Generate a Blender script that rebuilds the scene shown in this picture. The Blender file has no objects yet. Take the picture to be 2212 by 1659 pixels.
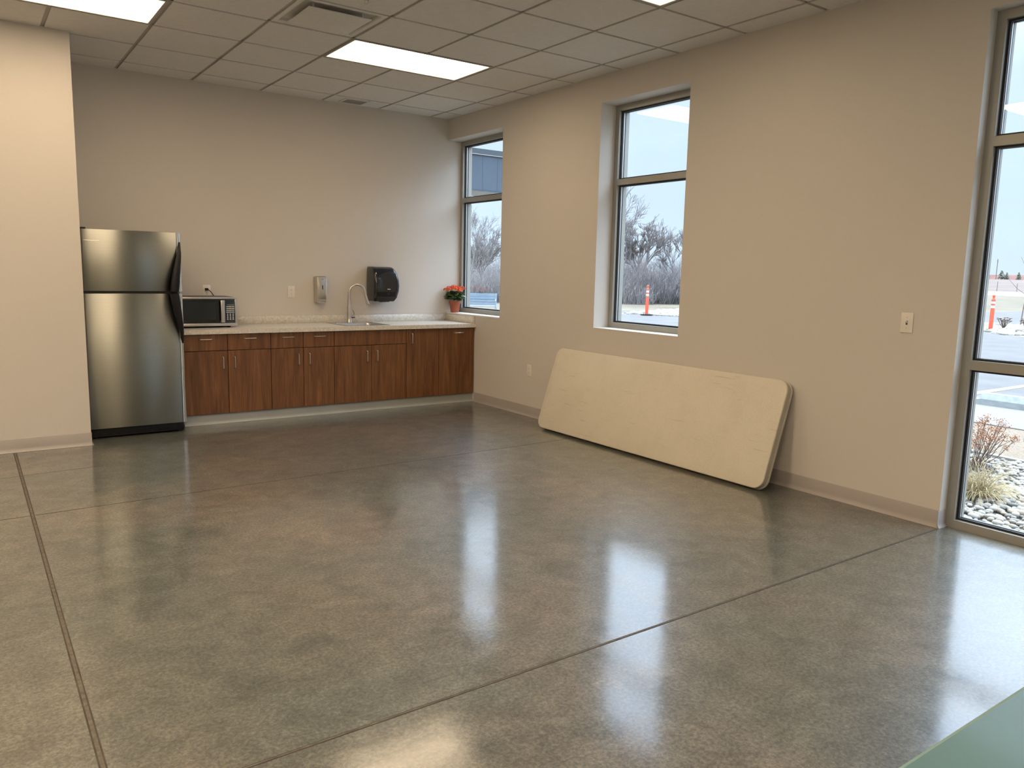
import bpy, bmesh, math, random
from mathutils import Vector, Matrix
R = math.radians
PI = math.pi
sc = bpy.context.scene
COL = sc.collection
H = 3.0235

# ------------------------------------------------------------------ camera
YAW, PIT, ROL = 0.616591, -0.142099, 0.0224181
CAM = Vector((-4.468028, -7.610811, 1.385589))
_f = Vector((math.sin(YAW)*math.cos(PIT), math.cos(YAW)*math.cos(PIT), math.sin(PIT)))
_r0 = Vector((math.cos(YAW), -math.sin(YAW), 0))
_u0 = _r0.cross(_f)
_r = _r0*math.cos(ROL) + _u0*math.sin(ROL)
_u = -_r0*math.sin(ROL) + _u0*math.cos(ROL)
cd = bpy.data.cameras.new('camera')
cam = bpy.data.objects.new('camera', cd)
COL.objects.link(cam)
m3 = Matrix((_r, _u, -_f)).transposed()
cam.matrix_world = Matrix.Translation(CAM) @ m3.to_4x4()
cd.sensor_width = 36.0
cd.lens = 1682.976/2212*36.0
cd.clip_start = 0.05
cd.clip_end = 3000
sc.camera = cam

# ------------------------------------------------------------------ view + sky
vs = sc.view_settings
vs.view_transform = 'Standard'
vs.look = 'None'
vs.gamma = 1.0
vs.use_curve_mapping = False
vs.exposure = 0.60

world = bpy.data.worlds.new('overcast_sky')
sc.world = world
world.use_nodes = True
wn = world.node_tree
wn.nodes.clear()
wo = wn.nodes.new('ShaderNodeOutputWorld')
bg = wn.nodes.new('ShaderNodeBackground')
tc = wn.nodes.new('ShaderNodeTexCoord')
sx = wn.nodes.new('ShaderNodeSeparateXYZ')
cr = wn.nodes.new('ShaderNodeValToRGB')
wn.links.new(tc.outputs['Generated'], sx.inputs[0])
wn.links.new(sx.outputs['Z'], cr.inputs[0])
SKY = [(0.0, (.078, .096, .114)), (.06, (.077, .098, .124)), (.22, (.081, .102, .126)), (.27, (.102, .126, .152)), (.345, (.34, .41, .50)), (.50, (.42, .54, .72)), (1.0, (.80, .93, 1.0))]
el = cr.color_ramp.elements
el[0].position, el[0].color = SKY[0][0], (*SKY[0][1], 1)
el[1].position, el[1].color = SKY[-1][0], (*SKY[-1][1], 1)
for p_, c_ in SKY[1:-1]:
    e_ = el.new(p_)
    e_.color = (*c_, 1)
nz = wn.nodes.new('ShaderNodeTexNoise')
nz.inputs['Scale'].default_value = 2.2
nz.inputs['Detail'].default_value = 4
mp = wn.nodes.new('ShaderNodeMapping')
mp.inputs['Scale'].default_value = (1, 1, 3.5)
wn.links.new(tc.outputs['Generated'], mp.inputs[0])
wn.links.new(mp.outputs[0], nz.inputs['Vector'])
mr = wn.nodes.new('ShaderNodeMapRange')
mr.inputs[1].default_value = .3
mr.inputs[2].default_value = .7
mr.inputs[3].default_value = .93
mr.inputs[4].default_value = 1.06
wn.links.new(nz.outputs[0], mr.inputs[0])
mm = wn.nodes.new('ShaderNodeVectorMath')
mm.operation = 'SCALE'
wn.links.new(cr.outputs[0], mm.inputs[0])
wn.links.new(mr.outputs[0], mm.inputs['Scale'])
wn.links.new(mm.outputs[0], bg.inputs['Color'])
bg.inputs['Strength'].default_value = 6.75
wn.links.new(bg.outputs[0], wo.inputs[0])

LAMP = (1.0, .765, .515)
LAMP_STRENGTH = 7.0

# ------------------------------------------------------------------ materials
def newmat(name):
    m = bpy.data.materials.new(name)
    m.use_nodes = True
    nt = m.node_tree
    b = nt.nodes['Principled BSDF']
    return m, nt, b

def N(nt, t, **kw):
    n = nt.nodes.new(t)
    for k, v in kw.items():
        if k in n.inputs:
            n.inputs[k].default_value = v
        else:
            setattr(n, k, v)
    return n

def mat(name, col, rough=.5, metal=0.0, noise=None, bump=0.0, bscale=200, coat=0, ior=None, spec=None):
    """noise=(scale, amount) lets the colour drift a little over the surface"""
    m, nt, b = newmat(name)
    b.inputs['Base Color'].default_value = (*col, 1)
    b.inputs['Roughness'].default_value = rough
    b.inputs['Metallic'].default_value = metal
    if coat:
        b.inputs['Coat Weight'].default_value = coat
        b.inputs['Coat Roughness'].default_value = .08
    if ior: b.inputs['IOR'].default_value = ior
    if spec is not None: b.inputs['Specular IOR Level'].default_value = spec
    t = N(nt, 'ShaderNodeTexCoord')
    s, a = noise or (6.0, .05)
    n = N(nt, 'ShaderNodeTexNoise', Scale=s, Detail=6.0)
    nt.links.new(t.outputs['Object'], n.inputs['Vector'])
    r = N(nt, 'ShaderNodeValToRGB')
    r.color_ramp.elements[0].position = .3
    r.color_ramp.elements[1].position = .7
    r.color_ramp.elements[0].color = (*[max(0, c*(1-a)) for c in col], 1)
    r.color_ramp.elements[1].color = (*[min(1, c*(1+a)) for c in col], 1)
    nt.links.new(n.outputs[0], r.inputs[0])
    nt.links.new(r.outputs[0], b.inputs['Base Color'])
    if bump:
        n2 = N(nt, 'ShaderNodeTexNoise', Scale=bscale, Detail=3.0)
        nt.links.new(t.outputs['Object'], n2.inputs['Vector'])
        bp = N(nt, 'ShaderNodeBump', Strength=bump, Distance=.002)
        nt.links.new(n2.outputs[0], bp.inputs['Height'])
        nt.links.new(bp.outputs[0], b.inputs['Normal'])
    return m

def ramp(nt, stops):
    r = N(nt, 'ShaderNodeValToRGB')
    e = r.color_ramp.elements
    e[0].position, e[0].color = stops[0][0], (*stops[0][1], 1)
    e[1].position, e[1].color = stops[-1][0], (*stops[-1][1], 1)
    for p, c in stops[1:-1]:
        x = e.new(p)
        x.color = (*c, 1)
    return r

M = {}
M['wall'] = mat('greige_paint', (.60, .565, .518), .75, noise=(1.2, .012), bump=.25, bscale=260)
M['sill'] = mat('window_ledge_paint', (.72, .71, .68), .5, noise=(3, .02))  # whitish corner ledge; on the other, wall paint with daylight put into the colour
M['tile'] = mat('ceiling_tile', (.70, .68, .65), .95, noise=(30, .03), bump=.5, bscale=330)
M['tee'] = mat('ceiling_tee', (.40, .375, .34), .6)
M['vinyl'] = mat('vinyl_base', (.375, .345, .325), .45, noise=(4, .02))
M['vinylgrey'] = mat('toe_base_vinyl', (.36, .375, .365), .45, noise=(4, .03))
M['alu'] = mat('clear_anodised_aluminium', (.34, .335, .305), .45, .35, noise=(8, .03))
M['gasket'] = mat('black_gasket', (.01, .01, .013), .5)
M['spacer'] = mat('spacer_metal', (.75, .76, .76), .3, .9)
M['steel'] = mat('brushed_nickel', (.62, .59, .55), .28, 1.0, noise=(30, .04))
M['sinksteel'] = mat('sink_steel', (.6, .6, .59), .3, 1.0, noise=(30, .05))
M['blackpl'] = mat('black_plastic', (.007, .007, .008), .42, spec=.3, noise=(20, .1))
M['dispenser'] = mat('smoky_black_plastic', (.012, .015, .02), .16, noise=(20, .1), coat=.4)
M['blackmatte'] = mat('black_matte', (.006, .006, .006), .6)
M['white'] = mat('white_plastic', (.74, .70, .64), .35, noise=(10, .02))
M['slot'] = mat('outlet_slot', (.06, .055, .05), .6)
M['terra'] = mat('terracotta_plastic', (.31, .068, .028), .45, noise=(12, .06))
M['leaf'] = mat('kalanchoe_leaf', (.12, .17, .065), .4, noise=(40, .5))
M['flower'] = mat('orange_blossom', (.82, .105, .02), .55, noise=(60, .35))
M['soil'] = mat('potting_perlite', (.55, .53, .48), .9, noise=(90, .6))
M['chromeglass'] = mat('dark_door_glass', (.006, .008, .008), .06, noise=(5, .1), coat=.5)
M['window'] = mat('oven_window_mesh', (.016, .021, .02), .12, noise=(5, .1))
M['button'] = mat('printed_button', (.62, .60, .60), .5, noise=(40, .1))
M['redprint'] = mat('button_print', (.5, .25, .25), .5)
M['display'] = mat('display_dark', (.004, .012, .008), .1)
M['greentable'] = mat('pale_green_laminate', (.085, .165, .168), .42, noise=(3, .035), coat=.1)
M['greenrim'] = mat('pale_green_edge', (.17, .28, .26), .4)
M['darksteel'] = mat('dark_steel_tube', (.05, .05, .05), .4, .6)
M['greysteel'] = mat('grey_steel_tube', (.25, .25, .25), .4, .6)
M['cone'] = mat('safety_orange', (0.512, 0.069, 0.028), .5, noise=(6, .05))
M['reflective'] = mat('white_reflective_band', (0.425, 0.425, 0.44), .35)
M['rubber'] = mat('black_rubber', (0.02, 0.02, 0.022), .8, noise=(9, .2))
M['concrete'] = mat('pale_concrete', (.165, .155, .150), .9, noise=(2.2, .05), bump=.4, bscale=60)
M['stopc'] = mat('wheel_stop_concrete', (.23, .245, .255), .9, noise=(14, .13), bump=.5, bscale=60)
M['asphalt'] = mat('worn_asphalt', (.100, .094, .096), .95, noise=(1.3, .13), bump=.5, bscale=50)
M['paint'] = mat('pale_yellow_line', (0.288, 0.264, 0.168), .8, noise=(20, .12))
M['mulch'] = mat('wood_mulch', (.165, .125, .092), .95, noise=(60, .38), bump=1, bscale=60)
M['bed'] = mat('bed_soil', (0.088, 0.08, 0.072), .95, noise=(14, .4))
M['edging'] = mat('bed_edging', (0.244, 0.244, 0.235), .8)
M['grass'] = mat('dormant_grass', (.118, .094, .064), .95, noise=(.35, .25))
M['field'] = mat('dry_field', (.115, .082, .070), .95, noise=(.06, .2))
M['gravelroad'] = mat('pale_gravel_road', (.19, .175, .155), .95, noise=(.3, .05))
M['bark'] = mat('winter_bark', (0.17, 0.153, 0.153), .9, noise=(5, .25))
M['twig'] = mat('winter_twigs', (0.216, 0.196, 0.2), .95, noise=(1, .2))
M['shrubstem'] = mat('shrub_stem', (.13, .085, .07), .8, noise=(20, .2))
M['dryflower'] = mat('dried_flower_head', (.30, .13, .07), .9, noise=(30, .4))
M['litter'] = mat('leaf_litter', (.10, .075, .10), .9, noise=(40, .6))
M['straw'] = mat('dry_straw', (.42, .34, .20), .8, noise=(30, .25))
M['ever'] = mat('evergreen_needles', (.10, .115, .09), .95, noise=(1.5, .3))
M['farblue'] = mat('far_woodland', (.075, .105, .145), 1.0, noise=(.05, .1))  # distance haze is put into the blue of this colour
M['snowfence'] = mat('orange_mesh_fence', (.40, .22, .19), .8, noise=(.3, .2))
M['fascia'] = mat('slate_blue_metal_panel', (0.052, 0.074, 0.102), .4, noise=(2, .08))
M['coping'] = mat('coping_metal', (0.045, 0.058, 0.07), .4, noise=(2, .05))
M['panelseam'] = mat('panel_seam', (.03, .045, .07), .6)
M['soffit'] = mat('soffit_board', (0.372, 0.36, 0.324), .7, noise=(3, .03))
M['benchpaint'] = mat('pale_blue_metal_slats', (.165, .215, .265), .45, noise=(5, .04))
M['ext'] = mat('exterior_cladding', (0.252, 0.24, 0.222), .85, noise=(2, .06))
M['rock'] = mat('pale_landscape_rock', (.235, .215, .19), .9, noise=(2.5, .3))
M['weed'] = mat('dark_dry_weed', (.10, .075, .06), .9, noise=(9, .3))
CS = []
for i, c in enumerate([(.34, .32, .295), (.28, .25, .21), (.20, .195, .19), (.38, .365, .34), (.31, .26, .20)]):
    CS.append(mat('river_stone_%d' % i, c, .6, noise=(7, .14)))

def mat_floor():
    m, nt, b = newmat('polished_concrete')
    t = N(nt, 'ShaderNodeTexCoord')
    O = t.outputs['Object']
    # slow drift green <-> brown
    n1 = N(nt, 'ShaderNodeTexNoise', Scale=.85, Detail=5.0, Roughness=.55)
    nt.links.new(O, n1.inputs['Vector'])
    r1 = ramp(nt, [(.32, (.080, .092, .081)), (.46, (.102, .107, .091)), (.55, (.120, .116, .096)), (.68, (.152, .130, .104))])
    nt.links.new(n1.outputs[0], r1.inputs[0])
    # cloudy mottling
    n2 = N(nt, 'ShaderNodeTexNoise', Scale=6.5, Detail=8.0, Roughness=.68, Distortion=.5)
    nt.links.new(O, n2.inputs['Vector'])
    r2 = ramp(nt, [(.3, (.62, .64, .63)), (.5, (1, 1, 1)), (.70, (1.42, 1.40, 1.36))])
    nt.links.new(n2.outputs[0], r2.inputs[0])
    m1 = N(nt, 'ShaderNodeVectorMath', operation='MULTIPLY')
    nt.links.new(r1.outputs[0], m1.inputs[0])
    nt.links.new(r2.outputs[0], m1.inputs[1])
    # fine salt and pepper
    n3 = N(nt, 'ShaderNodeTexNoise', Scale=75.0, Detail=4.0, Roughness=.75)
    nt.links.new(O, n3.inputs['Vector'])
    r3 = ramp(nt, [(.36, (.58, .60, .62)), (.5, (1, 1, 1)), (.64, (1.55, 1.52, 1.46))])
    nt.links.new(n3.outputs[0], r3.inputs[0])
    m2 = N(nt, 'ShaderNodeVectorMath', operation='MULTIPLY')
    nt.links.new(m1.outputs[0], m2.inputs[0])
    nt.links.new(r3.outputs[0], m2.inputs[1])
    # pale flecks
    v = N(nt, 'ShaderNodeTexNoise', Scale=26.0, Detail=9.0, Roughness=.8, Distortion=1.2)
    nt.links.new(O, v.inputs['Vector'])
    r4 = ramp(nt, [(.54, (0, 0, 0)), (.68, (1, 1, 1))])
    nt.links.new(v.outputs[0], r4.inputs[0])
    mx = N(nt, 'ShaderNodeMix', data_type='RGBA')
    nt.links.new(m2.outputs[0], mx.inputs[6])
    mx.inputs[7].default_value = (.24, .25, .22, 1)
    sc4 = N(nt, 'ShaderNodeMath', operation='MULTIPLY')
    sc4.inputs[1].default_value = .6
    nt.links.new(r4.outputs[0], sc4.inputs[0])
    nt.links.new(sc4.outputs[0], mx.inputs[0])
    nt.links.new(mx.outputs[2], b.inputs['Base Color'])
    b.inputs['Roughness'].default_value = .42
    b.inputs['Coat Weight'].default_value = 1.0
    b.inputs['Coat IOR'].default_value = 1.5
    rr = N(nt, 'ShaderNodeMapRange')
    rr.inputs[1].default_value = .3
    rr.inputs[2].default_value = .7
    rr.inputs[3].default_value = .10
    rr.inputs[4].default_value = .17
    nt.links.new(n2.outputs[0], rr.inputs[0])
    nt.links.new(rr.outputs[0], b.inputs['Coat Roughness'])
    bp = N(nt, 'ShaderNodeBump', Strength=.06, Distance=.004)
    nb = N(nt, 'ShaderNodeTexNoise', Scale=22.0, Detail=3.0)
    nt.links.new(O, nb.inputs['Vector'])
    nt.links.new(nb.outputs[0], bp.inputs['Height'])
    nt.links.new(bp.outputs[0], b.inputs['Coat Normal'])
    return m
M['floor'] = mat_floor()
M['joint'] = mat('saw_cut_joint', (.050, .044, .034), .7, noise=(9, .4))
M['jointfill'] = mat('joint_filler', (.105, .092, .070), .5, noise=(40, .5))

def mat_wood():
    m, nt, b = newmat('walnut_laminate')
    t = N(nt, 'ShaderNodeTexCoord')
    oi = N(nt, 'ShaderNodeObjectInfo')
    ad = N(nt, 'ShaderNodeVectorMath', operation='ADD')
    sc_ = N(nt, 'ShaderNodeVectorMath', operation='SCALE')
    cx = N(nt, 'ShaderNodeCombineXYZ')
    ml = N(nt, 'ShaderNodeMath', operation='MULTIPLY')
    ml.inputs[1].default_value = 37.0
    nt.links.new(oi.outputs['Random'], ml.inputs[0])
    nt.links.new(ml.outputs[0], cx.inputs[0])
    nt.links.new(ml.outputs[0], cx.inputs[2])
    nt.links.new(t.outputs['Object'], ad.inputs[0])
    nt.links.new(cx.outputs[0], ad.inputs[1])
    mp = N(nt, 'ShaderNodeMapping')
    mp.inputs['Scale'].default_value = (14, 14, 1.1)
    nt.links.new(ad.outputs[0], mp.inputs[0])
    n = N(nt, 'ShaderNodeTexNoise', Scale=1.0, Detail=7.0, Roughness=.6, Distortion=1.6)
    nt.links.new(mp.outputs[0], n.inputs['Vector'])
    r = ramp(nt, [(.28, (.085, .032, .012)), (.45, (.145, .060, .021)), (.58, (.19, .081, .029)), (.74, (.25, .116, .045))])
    nt.links.new(n.outputs[0], r.inputs[0])
    mp2 = N(nt, 'ShaderNodeMapping')
    mp2.inputs['Scale'].default_value = (130, 130, 3)
    nt.links.new(ad.outputs[0], mp2.inputs[0])
    n2 = N(nt, 'ShaderNodeTexNoise', Scale=1.0, Detail=3.0)
    nt.links.new(mp2.outputs[0], n2.inputs['Vector'])
    r2 = ramp(nt, [(.35, (.82, .80, .78)), (.65, (1.12, 1.12, 1.12))])
    nt.links.new(n2.outputs[0], r2.inputs[0])
    mu = N(nt, 'ShaderNodeVectorMath', operation='MULTIPLY')
    nt.links.new(r.outputs[0], mu.inputs[0])
    nt.links.new(r2.outputs[0], mu.inputs[1])
    nt.links.new(mu.outputs[0], b.inputs['Base Color'])
    b.inputs['Roughness'].default_value = .42
    return m
M['wood'] = mat_wood()
M['carcass'] = mat('cabinet_carcass_dark', (.015, .009, .006), .8)

def mat_counter():
    m, nt, b = newmat('speckled_laminate_counter')
    t = N(nt, 'ShaderNodeTexCoord')
    n = N(nt, 'ShaderNodeTexNoise', Scale=55.0, Detail=6.0, Roughness=.7)
    nt.links.new(t.outputs['Object'], n.inputs['Vector'])
    r = ramp(nt, [(.33, (.50, .46, .40)), (.5, (.62, .58, .52)), (.66, (.74, .70, .64))])
    nt.links.new(n.outputs[0], r.inputs[0])
    nt.links.new(r.outputs[0], b.inputs['Base Color'])
    b.inputs['Roughness'].default_value = .3
    return m
M['counter'] = mat_counter()

def mat_fridge():
    m, nt, b = newmat('brushed_stainless')
    t = N(nt, 'ShaderNodeTexCoord')
    mp = N(nt, 'ShaderNodeMapping')
    mp.inputs['Scale'].default_value = (3, 3, 420)
    nt.links.new(t.outputs['Object'], mp.inputs[0])
    n = N(nt, 'ShaderNodeTexNoise', Scale=1.0, Detail=3.0)
    nt.links.new(mp.outputs[0], n.inputs['Vector'])
    r = ramp(nt, [(.3, (.315, .318, .285)), (.7, (.335, .338, .305))])
    nt.links.new(n.outputs[0], r.inputs[0])
    nt.links.new(r.outputs[0], b.inputs['Base Color'])
    b.inputs['Metallic'].default_value = 1
    b.inputs['Roughness'].default_value = .38
    b.inputs['Anisotropic'].default_value = .85
    b.inputs['Anisotropic Rotation'].default_value = .25
    tn = N(nt, 'ShaderNodeTangent', direction_type='RADIAL', axis='Z')
    nt.links.new(tn.outputs[0], b.inputs['Tangent'])
    n2 = N(nt, 'ShaderNodeTexNoise', Scale=1.6, Detail=2.0)
    nt.links.new(t.outputs['Object'], n2.inputs['Vector'])
    bp = N(nt, 'ShaderNodeBump', Strength=.12, Distance=.02)
    nt.links.new(n2.outputs[0], bp.inputs['Height'])
    nt.links.new(bp.outputs[0], b.inputs['Normal'])
    return m
M['fridge'] = mat_fridge()
M['fridgetrim'] = mat('bright_door_edge', (.72, .70, .66), .22, 1.0, noise=(20, .03))
M['fridgeside'] = mat('grey_enamel_cabinet', (.22, .21, .19), .5, noise=(20, .05))

def mat_tabletop():
    m, nt, b = newmat('beige_moulded_plastic')
    t = N(nt, 'ShaderNodeTexCoord')
    n = N(nt, 'ShaderNodeTexNoise', Scale=3.2, Detail=7.0, Roughness=.65)
    nt.links.new(t.outputs['Object'], n.inputs['Vector'])
    r = ramp(nt, [(.25, (.60, .55, .45)), (.5, (.645, .595, .495)), (.75, (.67, .62, .52))])
    nt.links.new(n.outputs[0], r.inputs[0])
    n2 = N(nt, 'ShaderNodeTexNoise', Scale=180.0, Detail=3.0, Roughness=.8)
    nt.links.new(t.outputs['Object'], n2.inputs['Vector'])
    r2 = ramp(nt, [(.35, (.90, .90, .89)), (.65, (1.06, 1.06, 1.06))])
    nt.links.new(n2.outputs[0], r2.inputs[0])
    mu = N(nt, 'ShaderNodeVectorMath', operation='MULTIPLY')
    nt.links.new(r.outputs[0], mu.inputs[0])
    nt.links.new(r2.outputs[0], mu.inputs[1])
    # scuff marks: thin stretched noise
    mp = N(nt, 'ShaderNodeMapping')
    mp.inputs['Rotation'].default_value = (0, 0, .25)
    mp.inputs['Scale'].default_value = (2.0, 38, 1)
    nt.links.new(t.outputs['Object'], mp.inputs[0])
    n3 = N(nt, 'ShaderNodeTexNoise', Scale=1.6, Detail=4.0, Roughness=.6)
    nt.links.new(mp.outputs[0], n3.inputs['Vector'])
    r3 = ramp(nt, [(.64, (0, 0, 0)), (.70, (1, 1, 1))])
    nt.links.new(n3.outputs[0], r3.inputs[0])
    sm = N(nt, 'ShaderNodeMath', operation='MULTIPLY')
    sm.inputs[1].default_value = .35
    nt.links.new(r3.outputs[0], sm.inputs[0])
    mx = N(nt, 'ShaderNodeMix', data_type='RGBA')
    nt.links.new(mu.outputs[0], mx.inputs[6])
    mx.inputs[7].default_value = (.33, .27, .20, 1)
    nt.links.new(sm.outputs[0], mx.inputs[0])
    nt.links.new(mx.outputs[2], b.inputs['Base Color'])
    b.inputs['Roughness'].default_value = .55
    return m
M['foldtop'] = mat_tabletop()
M['foldrim'] = mat('beige_moulded_rim', (.46, .43, .36), .5, noise=(8, .05))

def mat_glass():
    m, nt, b = newmat('clear_window_glass')
    nt.nodes.remove(b)
    out = nt.nodes['Material Output']
    tr = N(nt, 'ShaderNodeBsdfTransparent', Color=(.985, .995, .99, 1))
    gl = N(nt, 'ShaderNodeBsdfGlossy', Roughness=0.0)
    gl.inputs['Color'].default_value = (1, 1, 1, 1)
    lw = N(nt, 'ShaderNodeLayerWeight', Blend=.5)
    pw = N(nt, 'ShaderNodeMath', operation='POWER')
    pw.inputs[1].default_value = 5.0
    nt.links.new(lw.outputs['Facing'], pw.inputs[0])
    ma = N(nt, 'ShaderNodeMath', operation='MULTIPLY_ADD')
    ma.inputs[1].default_value = .93
    ma.inputs[2].default_value = .04
    nt.links.new(pw.outputs[0], ma.inputs[0])
    mx = N(nt, 'ShaderNodeMixShader')
    nt.links.new(ma.outputs[0], mx.inputs[0])
    nt.links.new(tr.outputs[0], mx.inputs[1])
    nt.links.new(gl.outputs[0], mx.inputs[2])
    nt.links.new(mx.outputs[0], out.inputs['Surface'])
    return m
M['glass'] = mat_glass()

def mat_emit(name, col, s):
    m, nt, b = newmat(name)
    b.inputs['Base Color'].default_value = (.8, .8, .8, 1)
    b.inputs['Emission Color'].default_value = (*col, 1)
    b.inputs['Emission Strength'].default_value = s
    return m
M['lamp'] = mat_emit('troffer_diffuser', LAMP, LAMP_STRENGTH*.92)
M['lamp_half'] = mat_emit('troffer_diffuser_half', LAMP, LAMP_STRENGTH*.5)
M['lamp_low'] = mat_emit('troffer_diffuser_dimmed', LAMP, LAMP_STRENGTH*1.05)
M['lamp_full'] = mat_emit('troffer_diffuser_full', LAMP, LAMP_STRENGTH*2.1)  # unseen panels, output boosted as frontal fill for the back and niche walls

# ------------------------------------------------------------------ mesh helpers
class MB:
    def __init__(s):
        s.bm = bmesh.new()

    def box(s, x0, x1, y0, y1, z0, z1, bev=0.0, seg=2):
        b = bmesh.new()
        bmesh.ops.create_cube(b, size=1.0)
        for v in b.verts:
            v.co = Vector(((x0+x1)/2 + v.co.x*(x1-x0), (y0+y1)/2 + v.co.y*(y1-y0), (z0+z1)/2 + v.co.z*(z1-z0)))
        if bev:
            bmesh.ops.bevel(b, geom=b.edges[:], offset=bev, segments=seg, affect='EDGES', profile=.5)
        s.merge(b)
        return s

    def merge(s, b, mx=None):
        if mx is not None:
            bmesh.ops.transform(b, matrix=mx, verts=b.verts)
        me = bpy.data.meshes.new('tmp')
        b.to_mesh(me)
        b.free()
        s.bm.from_mesh(me)
        bpy.data.meshes.remove(me)

    def cyl(s, c, r, h, axis='z', seg=24, r2=None, bev=0):
        b = bmesh.new()
        bmesh.ops.create_cone(b, cap_ends=True, segments=seg, radius1=r, radius2=r if r2 is None else r2, depth=h)
        if bev:
            es = [e for e in b.edges if abs(e.verts[0].co.z-e.verts[1].co.z) < 1e-6]
            bmesh.ops.bevel(b, geom=es, offset=bev, segments=2, affect='EDGES')
        rot = Matrix()
        if axis == 'x': rot = Matrix.Rotation(PI/2, 4, 'Y')
        if axis == 'y': rot = Matrix.Rotation(-PI/2, 4, 'X')
        s.merge(b, Matrix.Translation(c) @ rot)
        return s

    def tube(s, pts, rad, seg=10, cap=True):
        pts = [Vector(p) for p in pts]
        n = len(pts)
        rads = rad if isinstance(rad, (list, tuple)) else [rad]*n
        rings = []
        prev = None
        for i in range(n):
            if i == 0: d = pts[1]-pts[0]
            elif i == n-1: d = pts[-1]-pts[-2]
            else: d = pts[i+1]-pts[i-1]
            d.normalize()
            if prev is None:
                a = Vector((0, 0, 1)) if abs(d.z) < .9 else Vector((1, 0, 0))
                x = d.cross(a).normalized()
            else:
                x = (prev - d*prev.dot(d)).normalized()
            prev = x
            y = d.cross(x)
            rings.append([s.bm.verts.new(pts[i] + (x*math.cos(2*PI*k/seg) + y*math.sin(2*PI*k/seg))*rads[i]) for k in range(seg)])
        for i in range(n-1):
            for k in range(seg):
                s.bm.faces.new((rings[i][k], rings[i][(k+1) % seg], rings[i+1][(k+1) % seg], rings[i+1][k]))
        if cap:
            s.bm.faces.new(rings[0][::-1])
            s.bm.faces.new(rings[-1])
        return s

    def prism(s, poly, d0, d1, plane='xy', bev=0, seg=2):
        """poly in a plane, extruded along the third axis from d0 to d1"""
        b = bmesh.new()
        def P(a, c, d):
            return {'xy': (a, c, d), 'xz': (a, d, c), 'yz': (d, a, c)}[plane]
        lo = [b.verts.new(P(a, c, d0)) for a, c in poly]
        hi = [b.verts.new(P(a, c, d1)) for a, c in poly]
        n = len(poly)
        b.faces.new(lo[::-1])
        b.faces.new(hi)
        for i in range(n):
            b.faces.new((lo[i], lo[(i+1) % n], hi[(i+1) % n], hi[i]))
        bmesh.ops.recalc_face_normals(b, faces=b.faces)
        if bev:
            hs = set(hi)
            ls = set(lo)
            es = [e for e in b.edges if (e.verts[0] in hs and e.verts[1] in hs) or (e.verts[0] in ls and e.verts[1] in ls)]
            bmesh.ops.bevel(b, geom=es, offset=bev, segments=seg, affect='EDGES')
        s.merge(b)
        return s

    def lathe(s, prof, seg=28, c=(0, 0, 0)):
        rings = []
        for r, z in prof:
            rings.append([s.bm.verts.new((c[0]+r*math.cos(2*PI*k/seg), c[1]+r*math.sin(2*PI*k/seg), c[2]+z)) for k in range(seg)])
        for i in range(len(rings)-1):
            for k in range(seg):
                s.bm.faces.new((rings[i][k], rings[i][(k+1) % seg], rings[i+1][(k+1) % seg], rings[i+1][k]))
        s.bm.faces.new(rings[0][::-1])
        s.bm.faces.new(rings[-1])
        return s

    def loft(s, rings, cap=True):
        R_ = [[s.bm.verts.new(p) for p in r] for r in rings]
        n = len(R_[0])
        for i in range(len(R_)-1):
            for k in range(n):
                s.bm.faces.new((R_[i][k], R_[i][(k+1) % n], R_[i+1][(k+1) % n], R_[i+1][k]))
        if cap:
            s.bm.faces.new(R_[0][::-1])
            s.bm.faces.new(R_[-1])
        return s

    def ico(s, c, r, sub=1, scale=(1, 1, 1), rz=0):
        b = bmesh.new()
        bmesh.ops.create_icosphere(b, subdivisions=sub, radius=r)
        s.merge(b, Matrix.Translation(c) @ Matrix.Rotation(rz, 4, 'Z') @ Matrix.Diagonal((*scale, 1)))
        return s

    def quad(s, *p):
        s.bm.faces.new([s.bm.verts.new(q) for q in p])
        return s

    def build(s, name, m, parent=None, smooth=True, ang=35, loc=None, fix=True):
        if fix:
            bmesh.ops.recalc_face_normals(s.bm, faces=s.bm.faces)
        me = bpy.data.meshes.new(name)
        s.bm.to_mesh(me)
        s.bm.free()
        ms = m if isinstance(m, (list, tuple)) else [m]
        for x in ms: me.materials.append(x)
        if smooth:
            me.shade_smooth()
            me.set_sharp_from_angle(angle=R(ang))
        o = bpy.data.objects.new(name, me)
        COL.objects.link(o)
        if parent: o.parent = parent
        if loc is not None: o.location = loc
        return o

def tag(o, label, cat, group=None, kind=None):
    o['label'] = label
    o['category'] = cat
    if group: o['group'] = group
    if kind: o['kind'] = kind
    return o

def thing(name, label, cat, loc=(0, 0, 0), rz=0, group=None):
    o = bpy.data.objects.new(name, None)
    COL.objects.link(o)
    o.empty_display_size = .1
    o.location = loc
    o.rotation_euler = (0, 0, rz)
    return tag(o, label, cat, group)

def struct(name, mb, m, parent=None, label=None, cat=None, **kw):
    o = mb.build(name, m, parent, **kw)
    if not parent:
        o['kind'] = 'structure'
        if label: o['label'] = label
        if cat: o['category'] = cat
    return o

def copy_tree(o, parent=None):
    c = o.copy()
    COL.objects.link(c)
    c.parent = parent
    for ch in list(o.children): copy_tree(ch, c)
    return c

def rrect(x0, x1, y0, y1, r, n=6):
    pts = []
    for cx, cy, a0 in ((x1-r, y0+r, -90), (x1-r, y1-r, 0), (x0+r, y1-r, 90), (x0+r, y0+r, 180)):
        for i in range(n+1):
            a = R(a0 + 90*i/n)
            pts.append((cx+r*math.cos(a), cy+r*math.sin(a)))
    return pts

def bez(p0, p1, p2, p3, n=12):
    out = []
    for i in range(n+1):
        t = i/n
        out.append(Vector(p0)*(1-t)**3 + Vector(p1)*3*t*(1-t)**2 + Vector(p2)*3*t*t*(1-t) + Vector(p3)*t**3)
    return out

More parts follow.
